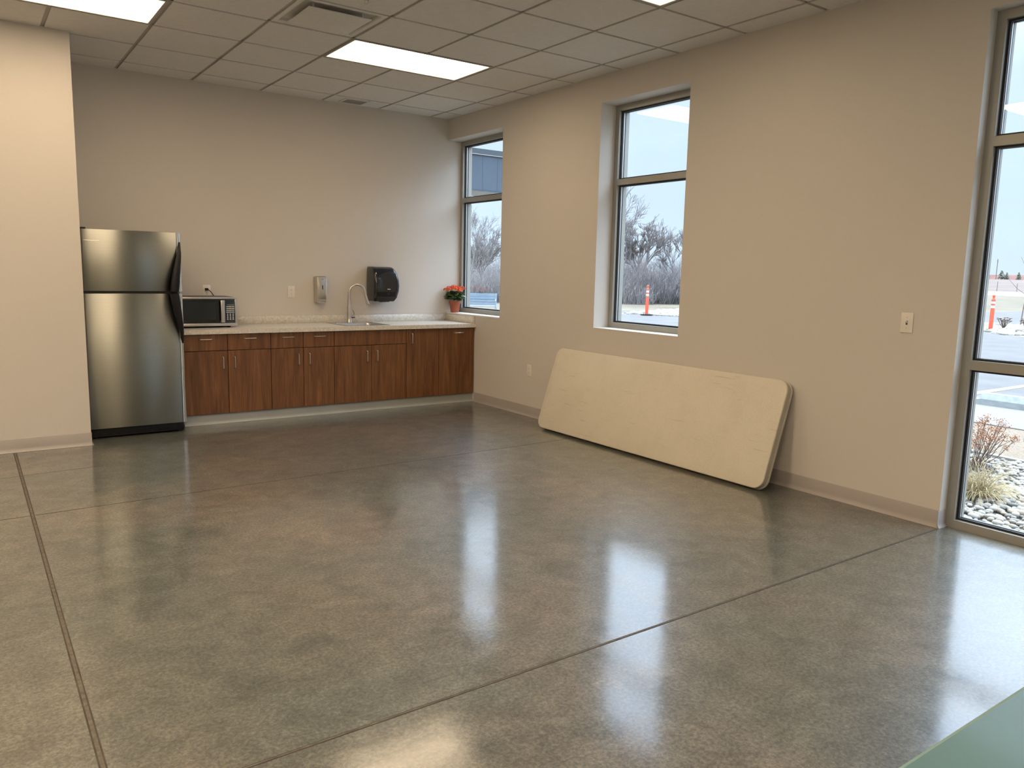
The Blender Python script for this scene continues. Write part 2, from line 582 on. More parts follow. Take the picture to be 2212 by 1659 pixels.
# ------------------------------------------------------------------ room shell
WX, WY = -9.0, -11.0            # far left wall, wall behind the camera
PX, PY = -3.71, -.975           # corner of the wall that boxes in the refrigerator
TOP = 2.797                     # window heads
W1 = (-1.060, 0.0, .929)
W2 = (-3.482, -2.505, .929)
W3 = (-10.40, -5.528, 0.0)
FX = .165                       # inner face of the window frames
OX = .30                        # outer face of the wall

fl = MB().box(WX, OX, WY, .3, -.12, 0)
struct('floor', fl, M['floor'], label='polished grey-green concrete floor with saw-cut joints', cat='floor')
# saw cut joints, a hair proud strip of filler between two dark edges
def joint(i, a, b, w, fillw):
    a = Vector((*a, 0)); b = Vector((*b, 0))
    d = (b-a).normalized(); n = Vector((-d.y, d.x, 0))
    m = MB()
    for (o0, o1, h) in ((-w/2, w/2, .0006),):
        ps = [a+n*o0, b+n*o0, b+n*o1, a+n*o1]
        m.loft([[(p.x, p.y, .0001) for p in ps], [(p.x, p.y, h) for p in ps]])
    j = struct('trim_%d' % i, m, M['joint'], smooth=False, label='saw-cut joint in the concrete floor', cat='floor joint')
    if fillw:
        m = MB()
        ps = [a-n*fillw/2, b-n*fillw/2, b+n*fillw/2, a+n*fillw/2]
        m.loft([[(p.x, p.y, .0003) for p in ps], [(p.x, p.y, .0010) for p in ps]])
        m.build('joint_filler', M['jointfill'], j, smooth=False)
joint(1, (-4.210, PY-.012), (-4.245, WY), .021, .011)
joint(2, (WX, -2.84), (-.02, -2.600), .0065, 0)
joint(3, (WX, -5.60), (0, -5.535), .013, .005)
joint(4, (WX, -2.15), (PX-.02, -1.70), .003, 0)

wall = MB()
def wbox(y0, y1, z0, z1): wall.box(0, OX, y0, y1, z0, z1)
wbox(W1[0], .3, -.3, W1[2]); wbox(W1[0], .3, TOP, 4.0)
wbox(W2[1], W1[0], -.3, 4.0)
wbox(W2[0], W2[1], -.3, W2[2]); wbox(W2[0], W2[1], TOP, 4.0)
wbox(W3[1], W2[0], -.3, 4.0)
wbox(W3[0], W3[1], -.3, -.001); wbox(W3[0], W3[1], TOP, 4.0)
wbox(WY-.3, W3[0], -.3, 4.0)
struct('wall_right', wall, M['wall'], smooth=False, label='greige painted wall with the three windows', cat='wall')
struct('wall_back', MB().box(PX-.4, OX, 0, .3, -.3, 4.0), M['wall'], smooth=False, label='greige painted wall behind the kitchen counter', cat='wall')
struct('wall_left', MB().box(WX, PX, PY, .3, 0, H+.3, bev=0), M['wall'], smooth=False, label='greige painted wall boxing in the refrigerator niche', cat='wall')
struct('wall_far_left', MB().box(WX-.2, WX, WY, PY, 0, H+.3), M['wall'], smooth=False, label='greige wall on the far left of the room', cat='wall')
struct('wall_front', MB().box(WX-.2, 0, WY-.3, WY, 0, H+.3), M['wall'], smooth=False, label='greige wall behind the camera', cat='wall')

# ceiling: tiles in a 2 ft grid
G = .6096
GX, GY = -.2190, -.3054
xs = [GX+G*i for i in range(-15, 1)]
ys = [GY-G*i for i in range(0, 18)]
lights_cells = []
def cell_x(i): return GX+G*(i-6)      # line number as counted from the left of the photo
LX = [(3, 5), (-1, 1), (-5, -3)]
LY = [2, 6, 10, 14]                   # rows c-d, g-h, ...
SKIP = {(3, 10), (3, 14)}
occupied = set()
for a, b in LX:
    for r in LY:
        if (a, r) in SKIP: continue
        for k in (a, a+1):
            occupied.add((k, r))
occupied.add((2, 3))                  # supply diffuser
ce = MB()
xl = [WX] + [x for x in xs if x > WX+.03] + [0.0]
yl = [0.0] + [y for y in ys if y > WY+.03] + [WY]
g2 = .0135
for a in range(len(xl)-1):
    for b in range(len(yl)-1):
        x0, x1, y1, y0 = xl[a], xl[a+1], yl[b], yl[b+1]
        ci = round((x0-GX)/G)+6 if a > 0 else -99
        if (ci, b-1) in occupied: continue
        if x0 < PX-.3 and y0 > PY: continue
        e0 = g2 if a > 0 else 0
        e1 = g2 if a < len(xl)-2 else 0
        f1 = g2 if b > 0 else 0
        f0 = g2 if b < len(yl)-2 else 0
        ce.box(x0+e0, x1-e1, y0+f0, y1-f1, H-.004, H+.02)
ce.box(WX, 0, WY, 0, H+.022, H+.05)
cei = struct('ceiling', ce, M['tile'], smooth=False, label='suspended ceiling of off-white acoustic tiles', cat='ceiling')
tg = MB()
def tee(x0, x1, y0, y1): tg.box(x0, x1, y0, y1, H+.003, H+.018)
for x in xl[1:-1]: tee(x-.012, x+.012, WY, 0)
for y in yl[1:-1]: tee(WX, 0, y-.012, y+.012)
struct('trim_5', tg, M['tee'], smooth=False, label='painted metal grid between the ceiling tiles', cat='ceiling grid')
wa = MB()
for bb in ((-.02, 0, WY, 0), (PX-.02, 0, -.02, 0)): wa.box(*bb, H+.0015, H+.004)
struct('trim_6', wa, M['tee'], smooth=False, label='wall angle around the ceiling edge', cat='ceiling trim')

# cove base, profile swept along a straight run; (out, z)
PROF = [(0, 0), (.016, 0), (.0165, .003), (.010, .010), (.0055, .020), (.0035, .032), (.0035, .098), (.002, .101), (0, .101)]
def base_y(x, y0, y1, sgn, mb):      # along y, sticking out in direction sgn*x
    ring = lambda y: [(x+sgn*o, y, z) for o, z in PROF]
    mb.loft([ring(y0), ring(y1)])
def base_x(y, x0, x1, sgn, mb):
    ring = lambda x: [(x, y+sgn*o, z) for o, z in PROF]
    mb.loft([ring(x0), ring(x1)])
b = MB(); base_y(0, W3[1]+.001, -.60, -1, b); base_x(W3[1], -.016, .0755, -1, b)
base_y(0, WY, W3[0], -1, b)
struct('baseboard_right', b, M['vinyl'], ang=50, label='grey vinyl cove base along the window wall', cat='baseboard')
b = MB(); base_x(PY, WX, PX+.002, -1, b); base_y(PX, PY-.003, -.03, 1, b)
struct('baseboard_left', b, M['vinyl'], ang=50, label='grey vinyl cove base on the wall left of the refrigerator', cat='baseboard')

# ------------------------------------------------------------------ windows
def window(i, y0, y1, z0, rails, label, fx=FX):
    """frame members 48 mm wide and 115 mm deep"""
    bx = fx+.115
    fw = .048
    f = MB()
    f.box(fx, bx, y0, y0+fw, z0, TOP); f.box(fx, bx, y1-fw, y1, z0, TOP)
    f.box(fx, bx, y0+fw, y1-fw, TOP-fw, TOP)
    f.box(fx, bx, y0+fw, y1-fw, z0, z0+fw)
    verticals = []
    if y1-y0 > 2:
        verticals = [y1-(y1-y0)/3, y1-(y1-y0)*2/3]
        for v in verticals: f.box(fx, bx, v-fw/2, v+fw/2, z0+fw, TOP-fw)
    spans = []
    edges = [y0+fw] + [e for v in verticals for e in (v-fw/2, v+fw/2)] + [y1-fw]
    for k in range(0, len(edges), 2): spans.append((edges[k], edges[k+1]))
    for (ra, rb) in rails:
        for a, c in spans: f.box(fx, bx, a, c, ra, rb)
    w = f.build('window_%d' % i, M['alu'], smooth=False)
    w['kind'] = 'structure'; w['label'] = label; w['category'] = 'window'
    zs = [z0+fw] + [e for r_ in rails for e in r_] + [TOP-fw]
    for k in range(0, len(zs), 2):
        for a, c in spans:
            za, zb = zs[k], zs[k+1]
            MB().box(fx+.038, fx+.052, a+.002, c-.002, za+.002, zb-.002).build('pane', M['glass'], w, smooth=False)
            gk = MB()
            g = .012
            for xa, xb in ((fx+.026, fx+.0375), (fx+.0525, fx+.064)):
                gk.box(xa, xb, a, a+g, za, zb); gk.box(xa, xb, c-g, c, za, zb)
                gk.box(xa, xb, a+g, c-g, za, za+g); gk.box(xa, xb, a+g, c-g, zb-g, zb)
            gk.build('gasket', M['gasket'], w, smooth=False)
            sp = MB()
            g = .009
            sp.box(fx+.0405, fx+.0495, a+.0022, a+g+.005, za+.003, zb-.003)
            sp.box(fx+.0405, fx+.0495, c-g-.005, c-.0022, za+.003, zb-.003)
            sp.build('spacer', M['spacer'], w, smooth=False)
    return w
window(1, W1[0], W1[1], W1[2], [(2.140, 2.188)], 'narrow aluminium window in the corner above the counter')
window(2, W2[0], W2[1], W2[2], [(2.140, 2.188)], 'narrow aluminium window above the leaning table')
window(3, W3[0], W3[1], W3[2], [(.909, .961), (2.107, 2.158)], 'full-height aluminium window at the right edge', .076)
# ledges inside the two short windows
st = MB().box(-.004, FX, W1[0]+.001, -.001, W1[2]-.014, W1[2]+.0015)
struct('trim_7', st, M['sill'], smooth=False, label='pale ledge of the corner window', cat='window ledge')
st = MB().box(-.003, FX, W2[0]+.001, W2[1]-.001, W2[2]-.002, W2[2]+.0015)
struct('trim_8', st, M['sill'], smooth=False, label='pale ledge of the window above the leaning table', cat='window ledge')

# ------------------------------------------------------------------ ceiling lights, diffuser, vent, sprinkler
def troffer(xa, xb, ya, yb, label, power):
    t = thing('ceiling_light', label, 'ceiling light', ((xa+xb)/2, (ya+yb)/2, H), 0, 'flat panel lights in the ceiling grid')
    w, d = (xb-xa)/2, (yb-ya)/2
    f = MB()
    r = .018
    f.box(-w+.0125, w-.0125, -d+.0125, -d+r+.0125, -.006, .018); f.box(-w+.0125, w-.0125, d-r-.0125, d-.0125, -.006, .018)
    f.box(-w+.0125, -w+r+.0125, -d+r+.0125, d-r-.0125, -.006, .018); f.box(w-r-.0125, w-.0125, -d+r+.0125, d-r-.0125, -.006, .018)
    f.build('light_frame', M['tee'], t, smooth=False)
    MB().box(-w+.031, w-.031, -d+.031, d-.031, -.002, .010).build('diffuser_panel', M[power], t, smooth=False)
LN = {(3, 2): 'lit ceiling panel over the kitchen, the only one seen whole', (-1, 2): 'lit ceiling panel cut off at the top left, in front of the greige wall',
      (3, 6): 'lit ceiling panel whose tip shows at the top edge, in front of the window wall',
      (-1, 6): 'lit ceiling panel out of the photo, above and left of the camera view', (3, 10): 'lit ceiling panel out of the photo, over the pale green table',
      (-1, 10): 'lit ceiling panel out of the photo, right over the camera'}
POWER = {(3, 2): 'lamp', (-1, 2): 'lamp_low', (3, 6): 'lamp_half'}
OUT = {(3, 14): 'near the wall behind the camera, window side', (-1, 14): 'near the wall behind the camera, in the middle', (-5, 2): 'left of the view, nearest the greige niche wall',
       (-5, 6): 'left of the view, second from the niche wall', (-5, 10): 'straight left of the camera', (-5, 14): 'in the rear left corner of the room'}
for a, b_ in LX:
    for r in LY:
        if (a, r) in SKIP: continue
        yb = GY-G*r
        lab = LN.get((a, r)) or 'lit ceiling panel out of the photo, %s' % OUT[(a, r)]
        troffer(cell_x(a), cell_x(b_), yb-G, yb, lab, POWER.get((a, r), 'lamp_full'))

dx, dy = cell_x(2)+G/2, GY-G*3-G/2
t = thing('air_diffuser', 'square metal plaque air diffuser in the ceiling beside the lit panel', 'air vent', (dx, dy, H))
hw = G/2-.014
f = MB()
# flat flange round a deep box
def sq(w_, z): return [(-w_, -w_, z), (w_, -w_, z), (w_, w_, z), (-w_, w_, z)]
f.loft([sq(hw, .012), sq(hw, -.003), sq(hw-.030, -.003), sq(hw-.040, .004), sq(hw-.046, .12)], cap=False)
f.bm.faces.new(f.bm.verts[:][-4:])
f.build('diffuser_frame', M['tile'], t, smooth=False)
MB().box(-.213, .213, -.205, .205, -.020, -.014, bev=.002).build('diffuser_plaque', M['tile'], t)
MB().lathe([(.150, .119), (.165, .119), (.165, .055), (.150, .055)], 32).build('duct_collar', M['blackmatte'], t)
for sx_ in (-.17, .17):
    for sy in (-.16, .16): MB().box(sx_-.007, sx_+.007, sy-.001, sy+.001, -.0138, .118).build('plaque_hanger', M['spacer'], t, smooth=False)

t = thing('ceiling_grille', 'small dark exhaust grille in the last ceiling tile row above the towel dispenser', 'air vent', (-1.165, -.155, H-.004))
f = MB()
a_, b_ = .125, .105
f.box(-a_, a_, -b_, -b_+.02, -.006, 0); f.box(-a_, a_, b_-.02, b_, -.006, 0)
f.box(-a_, -a_+.02, -b_+.02, b_-.02, -.006, 0); f.box(a_-.02, a_, -b_+.02, b_-.02, -.006, 0)
f.build('grille_frame', M['tile'], t, smooth=False)
f = MB()
for k in range(11):
    y = -b_+.028+k*.0155
    f.box(-a_+.02, a_-.02, y, y+.004, -.0055, -.0015)
for k in range(13):
    x = -a_+.028+k*.0158
    f.box(x, x+.003, -b_+.02, b_-.02, -.0050, -.0015)
f.build('grille_bars', M['tee'], t, smooth=False)
MB().box(-a_+.02, a_-.02, -b_+.02, b_-.02, -.0014, -.0004).build('grille_backing', M['slot'], t, smooth=False)

t = thing('fire_sprinkler', 'small metal sprinkler head in the ceiling at the top edge of the photo', 'sprinkler', (-2.343, -3.000, H-.004))
MB().cyl((0, 0, -.004), .038, .008, bev=.002).build('escutcheon', M['white'], t)
k_ = MB().cyl((0, 0, -.018), .012, .022)
k_.tube([(-.012, 0, -.01), (-.014, 0, -.03), (0, 0, -.044), (.014, 0, -.03), (.012, 0, -.01)], .0025, 8)
k_.build('sprinkler_head', M['steel'], t)
MB().cyl((0, 0, -.046), .015, .002).build('deflector', M['steel'], t)

# ------------------------------------------------------------------ base cabinets
CT = .838           # counter top
CF = -.582          # carcass front; fronts are 19 mm thick
DB, DS, DT = .094, .652, .798
def cabinet(x0, x1, label, fronts):
    """fronts: list of (kind, x0, x1, z0, z1, handle) in world coordinates"""
    t = thing('base_cabinet', label, 'cabinet', (x0, 0, 0), 0, 'walnut base cabinets under the counter')
    w = x1-x0
    MB().box(.0005, w-.0005, CF+.001, -.003, DB, .7995).build('cabinet_body', M['carcass'], t, smooth=False)
    for kind, a, b, z0, z1, h in fronts:
        d = MB().box(a-x0+.0024, b-x0-.0024, CF-.018, CF, z0+.0024, z1-.0024, bev=.0012, seg=1).build(kind, M['wood'], t)
        if h:
            hx, hz, L, ori = h
            hx -= x0
            y0 = CF-.018
            y1 = y0-.028
            if ori == 'v':
                pts = [(hx, y0, hz-L/2), (hx, y1+.006, hz-L/2), (hx, y1, hz-L/2+.006), (hx, y1, hz+L/2-.006), (hx, y1+.006, hz+L/2), (hx, y0, hz+L/2)]
            else:
                pts = [(hx-L/2, y0, hz), (hx-L/2, y1+.006, hz), (hx-L/2+.006, y1, hz), (hx+L/2-.006, y1, hz), (hx+L/2, y1+.006, hz), (hx+L/2, y0, hz)]
            MB().tube(pts, .0042, 10).build('handle', M['steel'], d)
    return t
HL = .104
hz = .755
vz = .545
cabinet(-2.945, -2.189, 'walnut base cabinet with two drawers and two doors next to the refrigerator', [
    ('drawer', -2.945, -2.570, DS, DT, (-2.757, hz, HL, 'h')), ('drawer', -2.570, -2.189, DS, DT, (-2.377, hz, HL, 'h')),
    ('door', -2.945, -2.570, DB, DS, (-2.615, vz, HL, 'v')), ('door', -2.570, -2.189, DB, DS, (-2.515, vz, HL, 'v'))])
cabinet(-2.189, -1.583, 'narrower walnut base cabinet with two drawers, second from the refrigerator', [
    ('drawer', -2.189, -1.885, DS, DT, (-2.03, hz, HL, 'h')), ('drawer', -1.885, -1.583, DS, DT, (-1.728, hz, HL, 'h')),
    ('door', -2.189, -1.885, DB, DS, (-1.937, vz, HL, 'v')), ('door', -1.885, -1.583, DB, DS, (-1.832, vz, HL, 'v'))])
cabinet(-1.583, -.816, 'walnut sink cabinet with one plain wide panel above two doors', [
    ('false_front', -1.583, -.816, DS, DT, None),
    ('door', -1.583, -1.197, DB, DS, (-1.250, vz, HL, 'v')), ('door', -1.197, -.816, DB, DS, (-1.142, vz, HL, 'v'))])
cabinet(-.816, -.440, 'walnut cabinet with one tall door and an upright handle, right of the sink cabinet', [
    ('door', -.816, -.440, DB, DT, (-.758, .700, HL, 'v'))])
cabinet(-.440, -.008, 'walnut cabinet with one tall pull-out front and level handle, in the corner', [
    ('pull_out_front', -.440, -.012, DB, DT, (-.206, .748, HL, 'h'))])
b = MB()
b.box(-2.945, -.001, CF+.012, -.05, 0.0, DB-.0005)
ring = lambda x: [(x, CF+.014-o, z*.9) for o, z in PROF]
b.loft([ring(-2.945), ring(-.001)])
struct('baseboard_back', b, M['vinylgrey'], ang=50, label='grey toe-kick base under the walnut cabinets', cat='baseboard')

# counter with a real cut-out for the sink
SX0, SX1, SY0, SY1 = -1.445, -.972, -.560, -.062
t = thing('countertop', 'speckled beige laminate countertop along the back wall with raised splash', 'countertop', (-1.47, -.3, .8))
f = MB()
ox, oy, oz = 1.47, .3, -.8
def cb(x0, x1, y0, y1, z0, z1, **k): f.box(x0+ox, x1+ox, y0+oy, y1+oy, z0+oz, z1+oz, **k)
hx0, hx1, hy0, hy1 = SX0+.02, SX1-.02, SY0+.02, SY1-.02
cb(-2.95, hx0, -.625, -.001, .800, CT); cb(hx1, -.001, -.625, -.001, .800, CT)
cb(hx0, hx1, -.625, hy0, .800, CT); cb(hx0, hx1, hy1, -.001, .800, CT)
f.build('counter_slab', M['counter'], t, smooth=False)
f = MB()
cb(-2.95, -.0201, -.019, -.0005, CT, .912, bev=.0015, seg=1)
f.build('back_splash', M['counter'], t, ang=60)
f = MB()
cb(-.019, -.0005, -.606, -.0005, CT, .912, bev=.0015, seg=1)
f.build('side_splash', M['counter'], t, ang=60)

# sink
t = thing('kitchen_sink', 'stainless steel drop-in sink in the counter', 'sink', ((SX0+SX1)/2, (SY0+SY1)/2, CT))
wx, wy = (SX1-SX0)/2, (SY1-SY0)/2
f = MB()
def rr(wx_, wy0, wy1, r, z): return [(x, y, z) for x, y in rrect(-wx_, wx_, wy0, wy1, r, 5)]
f.loft([rr(wx, -wy, wy, .012, .0), rr(wx, -wy, wy, .012, .003), rr(wx-.006, -wy+.006, wy-.006, .012, .0055),
        rr(wx-.030, -wy+.030, wy-.095, .05, .0045), rr(wx-.036, -wy+.036, wy-.101, .05, -.004), rr(wx-.045, -wy+.045, wy-.11, .06, -.15),
        rr(wx-.07, -wy+.07, wy-.135, .06, -.165)], cap=False)
f.bm.faces.new([v for v in f.bm.verts][-24:])
f.build('sink_bowl', M['sinksteel'], t, ang=50)
MB().lathe([(.0, -.163), (.045, -.163), (.045, -.160), (.036, -.161), (.02, -.1645)][::-1] + [(.0001, -.1645)], 24, (0, -.03, 0)).build('drain', M['steel'], t)
MB().cyl((.19, .05, -.07), .02, .004, axis='x').build('overflow_cap', M['steel'], t)

# faucet
t = thing('kitchen_faucet', 'brushed nickel gooseneck pull-down faucet behind the sink', 'faucet', (-1.222, -.125, CT+.0052))
f = MB()
f.lathe([(.028, 0), (.028, .004), (.0255, .010), (.0245, .06), (.022, .12), (.017, .19), (.0135, .25), (.0130, .27)], 24)
f.build('faucet_body', M['steel'], t)
pts = [(0, 0, .265)]
rad = .082
for k in range(15):
    a = PI - PI*1.02*k/14
    pts.append((rad+rad*math.cos(a), 0, .292+rad*1.15*math.sin(a)))
pts = [(0, 0, .262), (0, 0, .28)] + pts[1:]
s_ = Matrix.Rotation(R(-18), 3, 'Z')
pts = [tuple(s_ @ Vector(p)) for p in pts]
MB().tube(pts, .0125, 16).build('gooseneck_spout', M['steel'], t)
a, b_ = Vector(pts[-1]), Vector(pts[-1])-Vector(pts[-2])
b_.normalize()
dirv = (b_ + (s_ @ Vector((.22, 0, 0)))).normalized()
q = [a-dirv*.004, a+dirv*.01, a+dirv*.055, a+dirv*.095, a+dirv*.105]
MB().tube(q, [.0135, .0140, .0150, .0185, .0180], 18).build('spray_head', M['steel'], t)
MB().cyl(q[-1]+dirv*.001, .0135, .003).build('spray_nozzle', M['blackpl'], t)
f = MB()
f.cyl((.034, -.008, .058), .0155, .042, axis='x', bev=.002)
f.build('valve', M['steel'], t)
MB().tube(bez((.050, -.008, .066), (.056, -.01, .095), (.045, -.012, .112), (.034, -.012, .128), 8), [.0065, .006, .0058, .0056, .0054, .0052, .005, .005, .0045], 10).build('lever', M['steel'], t)

# ------------------------------------------------------------------ soap dispenser
t = thing('soap_dispenser', 'small stainless steel soap dispenser on the wall left of the faucet', 'soap dispenser', (-1.497, 0, 1.045))
f = MB()
def sring(w_, y_, z_, r_=.012): return [(x, y, z_) for x, y in rrect(-w_, w_, y_, -.0008, r_, 4)]
f.loft([sring(.050, -.085, 0), sring(.052, -.088, .006), sring(.052, -.088, .035), sring(.052, -.088, .250), sring(.050, -.085, .258), sring(.042, -.075, .262)])
f.build('dispenser_body', M['steel'], t, ang=50)
f = MB()
b = bmesh.new()
outer = [(x, -.088, z) for x, z in rrect(-.0515, .0515, .034, .256, .012, 4)]
mid = [(x, -.098, z) for x, z in rrect(-.0505, .0505, .035, .255, .012, 4)]
n_ = len(outer)
inner = [(x, -.112, z) for x, z in rrect(-.030, .030, .075, .205, .02, 4)]
f.loft([outer, mid, inner])
f.build('front_cover', M['steel'], t, ang=25)
MB().prism([(.0, -.028), (.0045, -.014), (.0045, .014), (.0, .028), (-.0045, .014), (-.0045, -.014)], -.1135, -.1118, 'xz').build('level_window', M['blackmatte'], t, loc=(0, 0, .152))
MB().box(-.024, .024, -.104, -.05, -.010, .002, bev=.003).build('push_lever', M['steel'], t)
MB().cyl((-.002, -.092, .014), .0035, .006, axis='y').build('lock', M['white'], t)
MB().box(-.012, .012, -.1062, -.1052, .232, .2345).build('badge', M['slot'], t, loc=(0, 0, 0))

# ------------------------------------------------------------------ paper towel dispenser
t = thing('paper_towel_dispenser', 'large rounded black paper towel dispenser on the wall behind the faucet', 'towel dispenser', (-.842, 0, 1.060))
f = MB()
def prof(z):
    """half width and depth of the shell at height z (0 .. .355)"""
    u_ = z/.355
    return u_
rings = []
for z, w0, w1, dpt in ((0, -.135, .092, .205), (.006, -.138, .098, .212), (.05, -.139, .128, .222), (.10, -.140, .142, .228), (.16, -.141, .148, .230),
                       (.22, -.140, .144, .226), (.28, -.139, .133, .212), (.320, -.138, .118, .190), (.343, -.135, .108, .165), (.353, -.130, .098, .135), (.357, -.12, .085, .10)):
    rings.append([(x, y, z) for x, y in rrect(w0, w1, -dpt, -.0008, .034 if z < .345 else .03, 6)])
f.loft(rings)
f.build('dispenser_cover', M['dispenser'], t, ang=60)
f = MB()
f.loft([[(x, y, z) for x, y in rrect(-.125, .082+dw, -.213-dd, -.19, .010, 3)] for z, dw, dd in ((.0005, 0, .0), (.012, .012, .004), (.045, .035, .0125), (.048, .035, .012))])
f.build('lower_lip', M['blackmatte'], t, ang=60)
f = MB()
f.loft([[(x, y, z) for x, y in rrect(-.120, .1, -dd, -.20, .010, 3)] for z, dd in ((.052, .2245), (.095, .2295), (.098, .2295))])
f.build('trim_band', M['blackpl'], t, ang=60)
f = MB()
for k, (x, hh) in enumerate(((-.0, .008), (.0045, .006), (.0085, .006), (.0125, .006), (.0165, .008), (.021, .006), (.0255, .006), (.030, .006))):
    f.box(x, x+.0032, -.2320, -.2290, .122, .122+hh)
f.build('wordmark', M['white'], t, smooth=False)
f = MB().tube([(-.006, -.2305, .088), (.0, -.2305, .080), (.006, -.2305, .086), (.012, -.2305, .078), (.004, -.2305, .068), (.022, -.2305, .082), (.03, -.2305, .084)], .0012, 6)
f.build('tear_pictogram', M['slot'], t)
MB().box(-.060, .032, -.205, -.14, -.008, .001, bev=.002).build('paper_slot', M['blackpl'], t)
f = MB()
for k in range(7): f.box(-.050+k*.010+(.004 if k > 2 else 0), -.0435+k*.010+(.004 if k > 2 else 0), -.2062, -.2050, -.0055, -.0025)
f.build('slot_print', M['tee'], t, smooth=False)

# ------------------------------------------------------------------ outlets and switch
def outlet(name, label, loc, rz, kind='decor', plug=False):
    t = thing(name, label, 'outlet' if 'outlet' in name else 'light switch', loc, rz, 'white electrical plates on the walls')
    MB().box(-.036, .036, -.0065, -.0003, -.058, .058, bev=.003, seg=2).build('wall_plate', M['white'], t)
    if kind == 'decor':
        MB().box(-.0168, .0168, -.0085, -.006, -.0335, .0335, bev=.001, seg=1).build('receptacle', M['white'], t)
        f = MB()
        fr = MB()
        for s in (1, -1):
            z = s*.018
            f.box(-.0068, -.0050, -.0089, -.0084, z-.001, z+.0085); f.box(.0050, .0068, -.0089, -.0084, z, z+.0075)
            f.cyl((0, -.0086, z-.0075), .0026, .0006, axis='y', seg=12)
        f.build('slots', M['slot'], t, smooth=False)
    elif kind == 'toggle':
        MB().box(-.0052, .0052, -.0072, -.0062, -.012, .012).build('toggle_slot', M['slot'], t, smooth=False)
        f = MB().prism([(-.0062, -.002), (-.0062, .006), (-.018, .012), (-.0185, .0065)], -.0042, .0042, 'yz')
        f.build('toggle', M['white'], t)
    for z in ((-.0455, .0455) if kind == 'decor' else (-.030, .030)):
        MB().cyl((0, -.0067, z), .0026, .0012, axis='y', seg=12).build('screw', M['tee'], t)
    return t
outlet('wall_outlet', 'white outlet with the black plug in it, above the microwave', (-2.585, 0, 1.150), 0)
outlet('wall_outlet', 'empty white outlet on the back wall between microwave and soap dispenser', (-1.780, 0, 1.147), 0)
outlet('wall_outlet', 'white outlet low on the window wall left of the leaning table', (0, -1.597, .449), R(-90))
outlet('light_switch', 'white toggle light switch on the wall beside the full-height window', (0, -5.243, 1.149), R(-90), 'toggle')

# ------------------------------------------------------------------ microwave
MX0, MX1, MY0, MZ0, MZ1 = -2.945, -2.422, -.402, .853, 1.112
t = thing('microwave', 'stainless and black microwave oven on the counter beside the refrigerator', 'microwave', ((MX0+MX1)/2, -.22, CT))
ox, oy, oz = -(MX0+MX1)/2, .22, -CT
f = MB(); f.box(MX0+ox+.004, MX1+ox-.004, MY0+oy+.02, -.045+oy, MZ0+oz, MZ1+oz-.001, bev=.004); f.build('oven_case', M['blackpl'], t)
# front surround
f = MB()
w = (MX1-MX0)/2
z0, z1, y0 = MZ0+oz, MZ1+oz, MY0+oy
def mbx(x0, x1, za, zb, ya=0, yb=.021, **k): f.box(x0, x1, y0+ya, y0+yb, za, zb, **k)
mbx(-w, w, z1-.019, z1, bev=.003); mbx(-w, w, z0, z0+.026, bev=.003)
mbx(-w, -w+.010, z0+.02, z1-.015, bev=.002); mbx(w-.020, w, z0+.02, z1-.015, bev=.003)
f.build('front_surround', M['steel'], t)
px = w-.112
f = MB(); mbx(-w+.009, px-.002, z0+.025, z1-.018, .002, .020); f.build('oven_door', M['chromeglass'], t, smooth=False)
d_ = t.children[-1]
f = MB(); f.prism(rrect(-w+.045, px-.078, z0+.055, z1-.043, .008), y0+.0012, y0+.003, 'xz'); f.build('door_window', M['window'], d_, smooth=False)
f = MB(); f.box(px-.040, px-.006, y0-.036, y0-.028, z0+.034, z1-.028, bev=.003)
f.box(px-.038, px-.008, y0-.030, y0+.004, z0+.036, z0+.048, bev=.002); f.box(px-.038, px-.008, y0-.030, y0+.004, z1-.042, z1-.030, bev=.002)
f.build('door_handle', M['steel'], d_)
f = MB(); f.prism(rrect(px+.001, w-.018, z0+.026, z1-.018, .006), y0+.002, y0+.02, 'xz'); f.build('control_panel', M['chromeglass'], t, smooth=False)
cp = t.children[-1]
f = MB(); mbx(px+.020, w-.034, z1-.050, z1-.032, .0012, .0025); f.build('display', M['display'], cp, smooth=False)
f = MB()
bx0, bx1 = px+.014, w-.026
f.box(bx0+.003, bx1-.003, y0+.0014, y0+.0022, z1-.0725, z1-.0705)
for rI in range(4):
    zc = z1-.086-rI*.0165
    for k in range(3):
        a = bx0+(bx1-bx0)/3*k
        f.box(a+.001, a+(bx1-bx0)/3-.001, y0+.0012, y0+.0022, zc-.0035, zc+.0035)
f.build('preset_buttons', M['button'], cp, smooth=False)
f = MB()
for rI in range(4):
    zc = z1-.1535-rI*.0150
    for k in range(3):
        a = bx0+(bx1-bx0)/3*(k+.5)
        f.cyl((a, y0+.0017, zc), .0052 if rI < 3 else .0062, .001, axis='y', seg=12)
f.build('number_buttons', M['button'], cp, smooth=False)
for sx_ in (-w+.05, w-.06):
    for sy in (-.12, .14): MB().cyl((sx_, sy, .0075), .013, .015).build('foot', M['blackpl'], t)

# power cord, plug to microwave
t = thing('power_cord', 'black plug and cord running from the outlet down behind the microwave', 'cord', (-2.588, -.009, 1.170))
f = MB()
f.box(-.014, .014, -.024, 0, -.012, .010, bev=.004)
f.build('plug', M['blackpl'], t)
c_ = bez((.004, -.022, .0), (.020, -.030, -.006), (.045, -.036, -.038), (.056, -.030, -.060), 8) + bez((.056, -.030, -.060), (.060, -.028, -.068), (.04, -.024, -.080), (.02, -.020, -.12), 8)[1:] + [Vector((.02, -.020, -.2))]
MB().tube(c_, .0038, 8).build('cord', M['blackpl'], t)

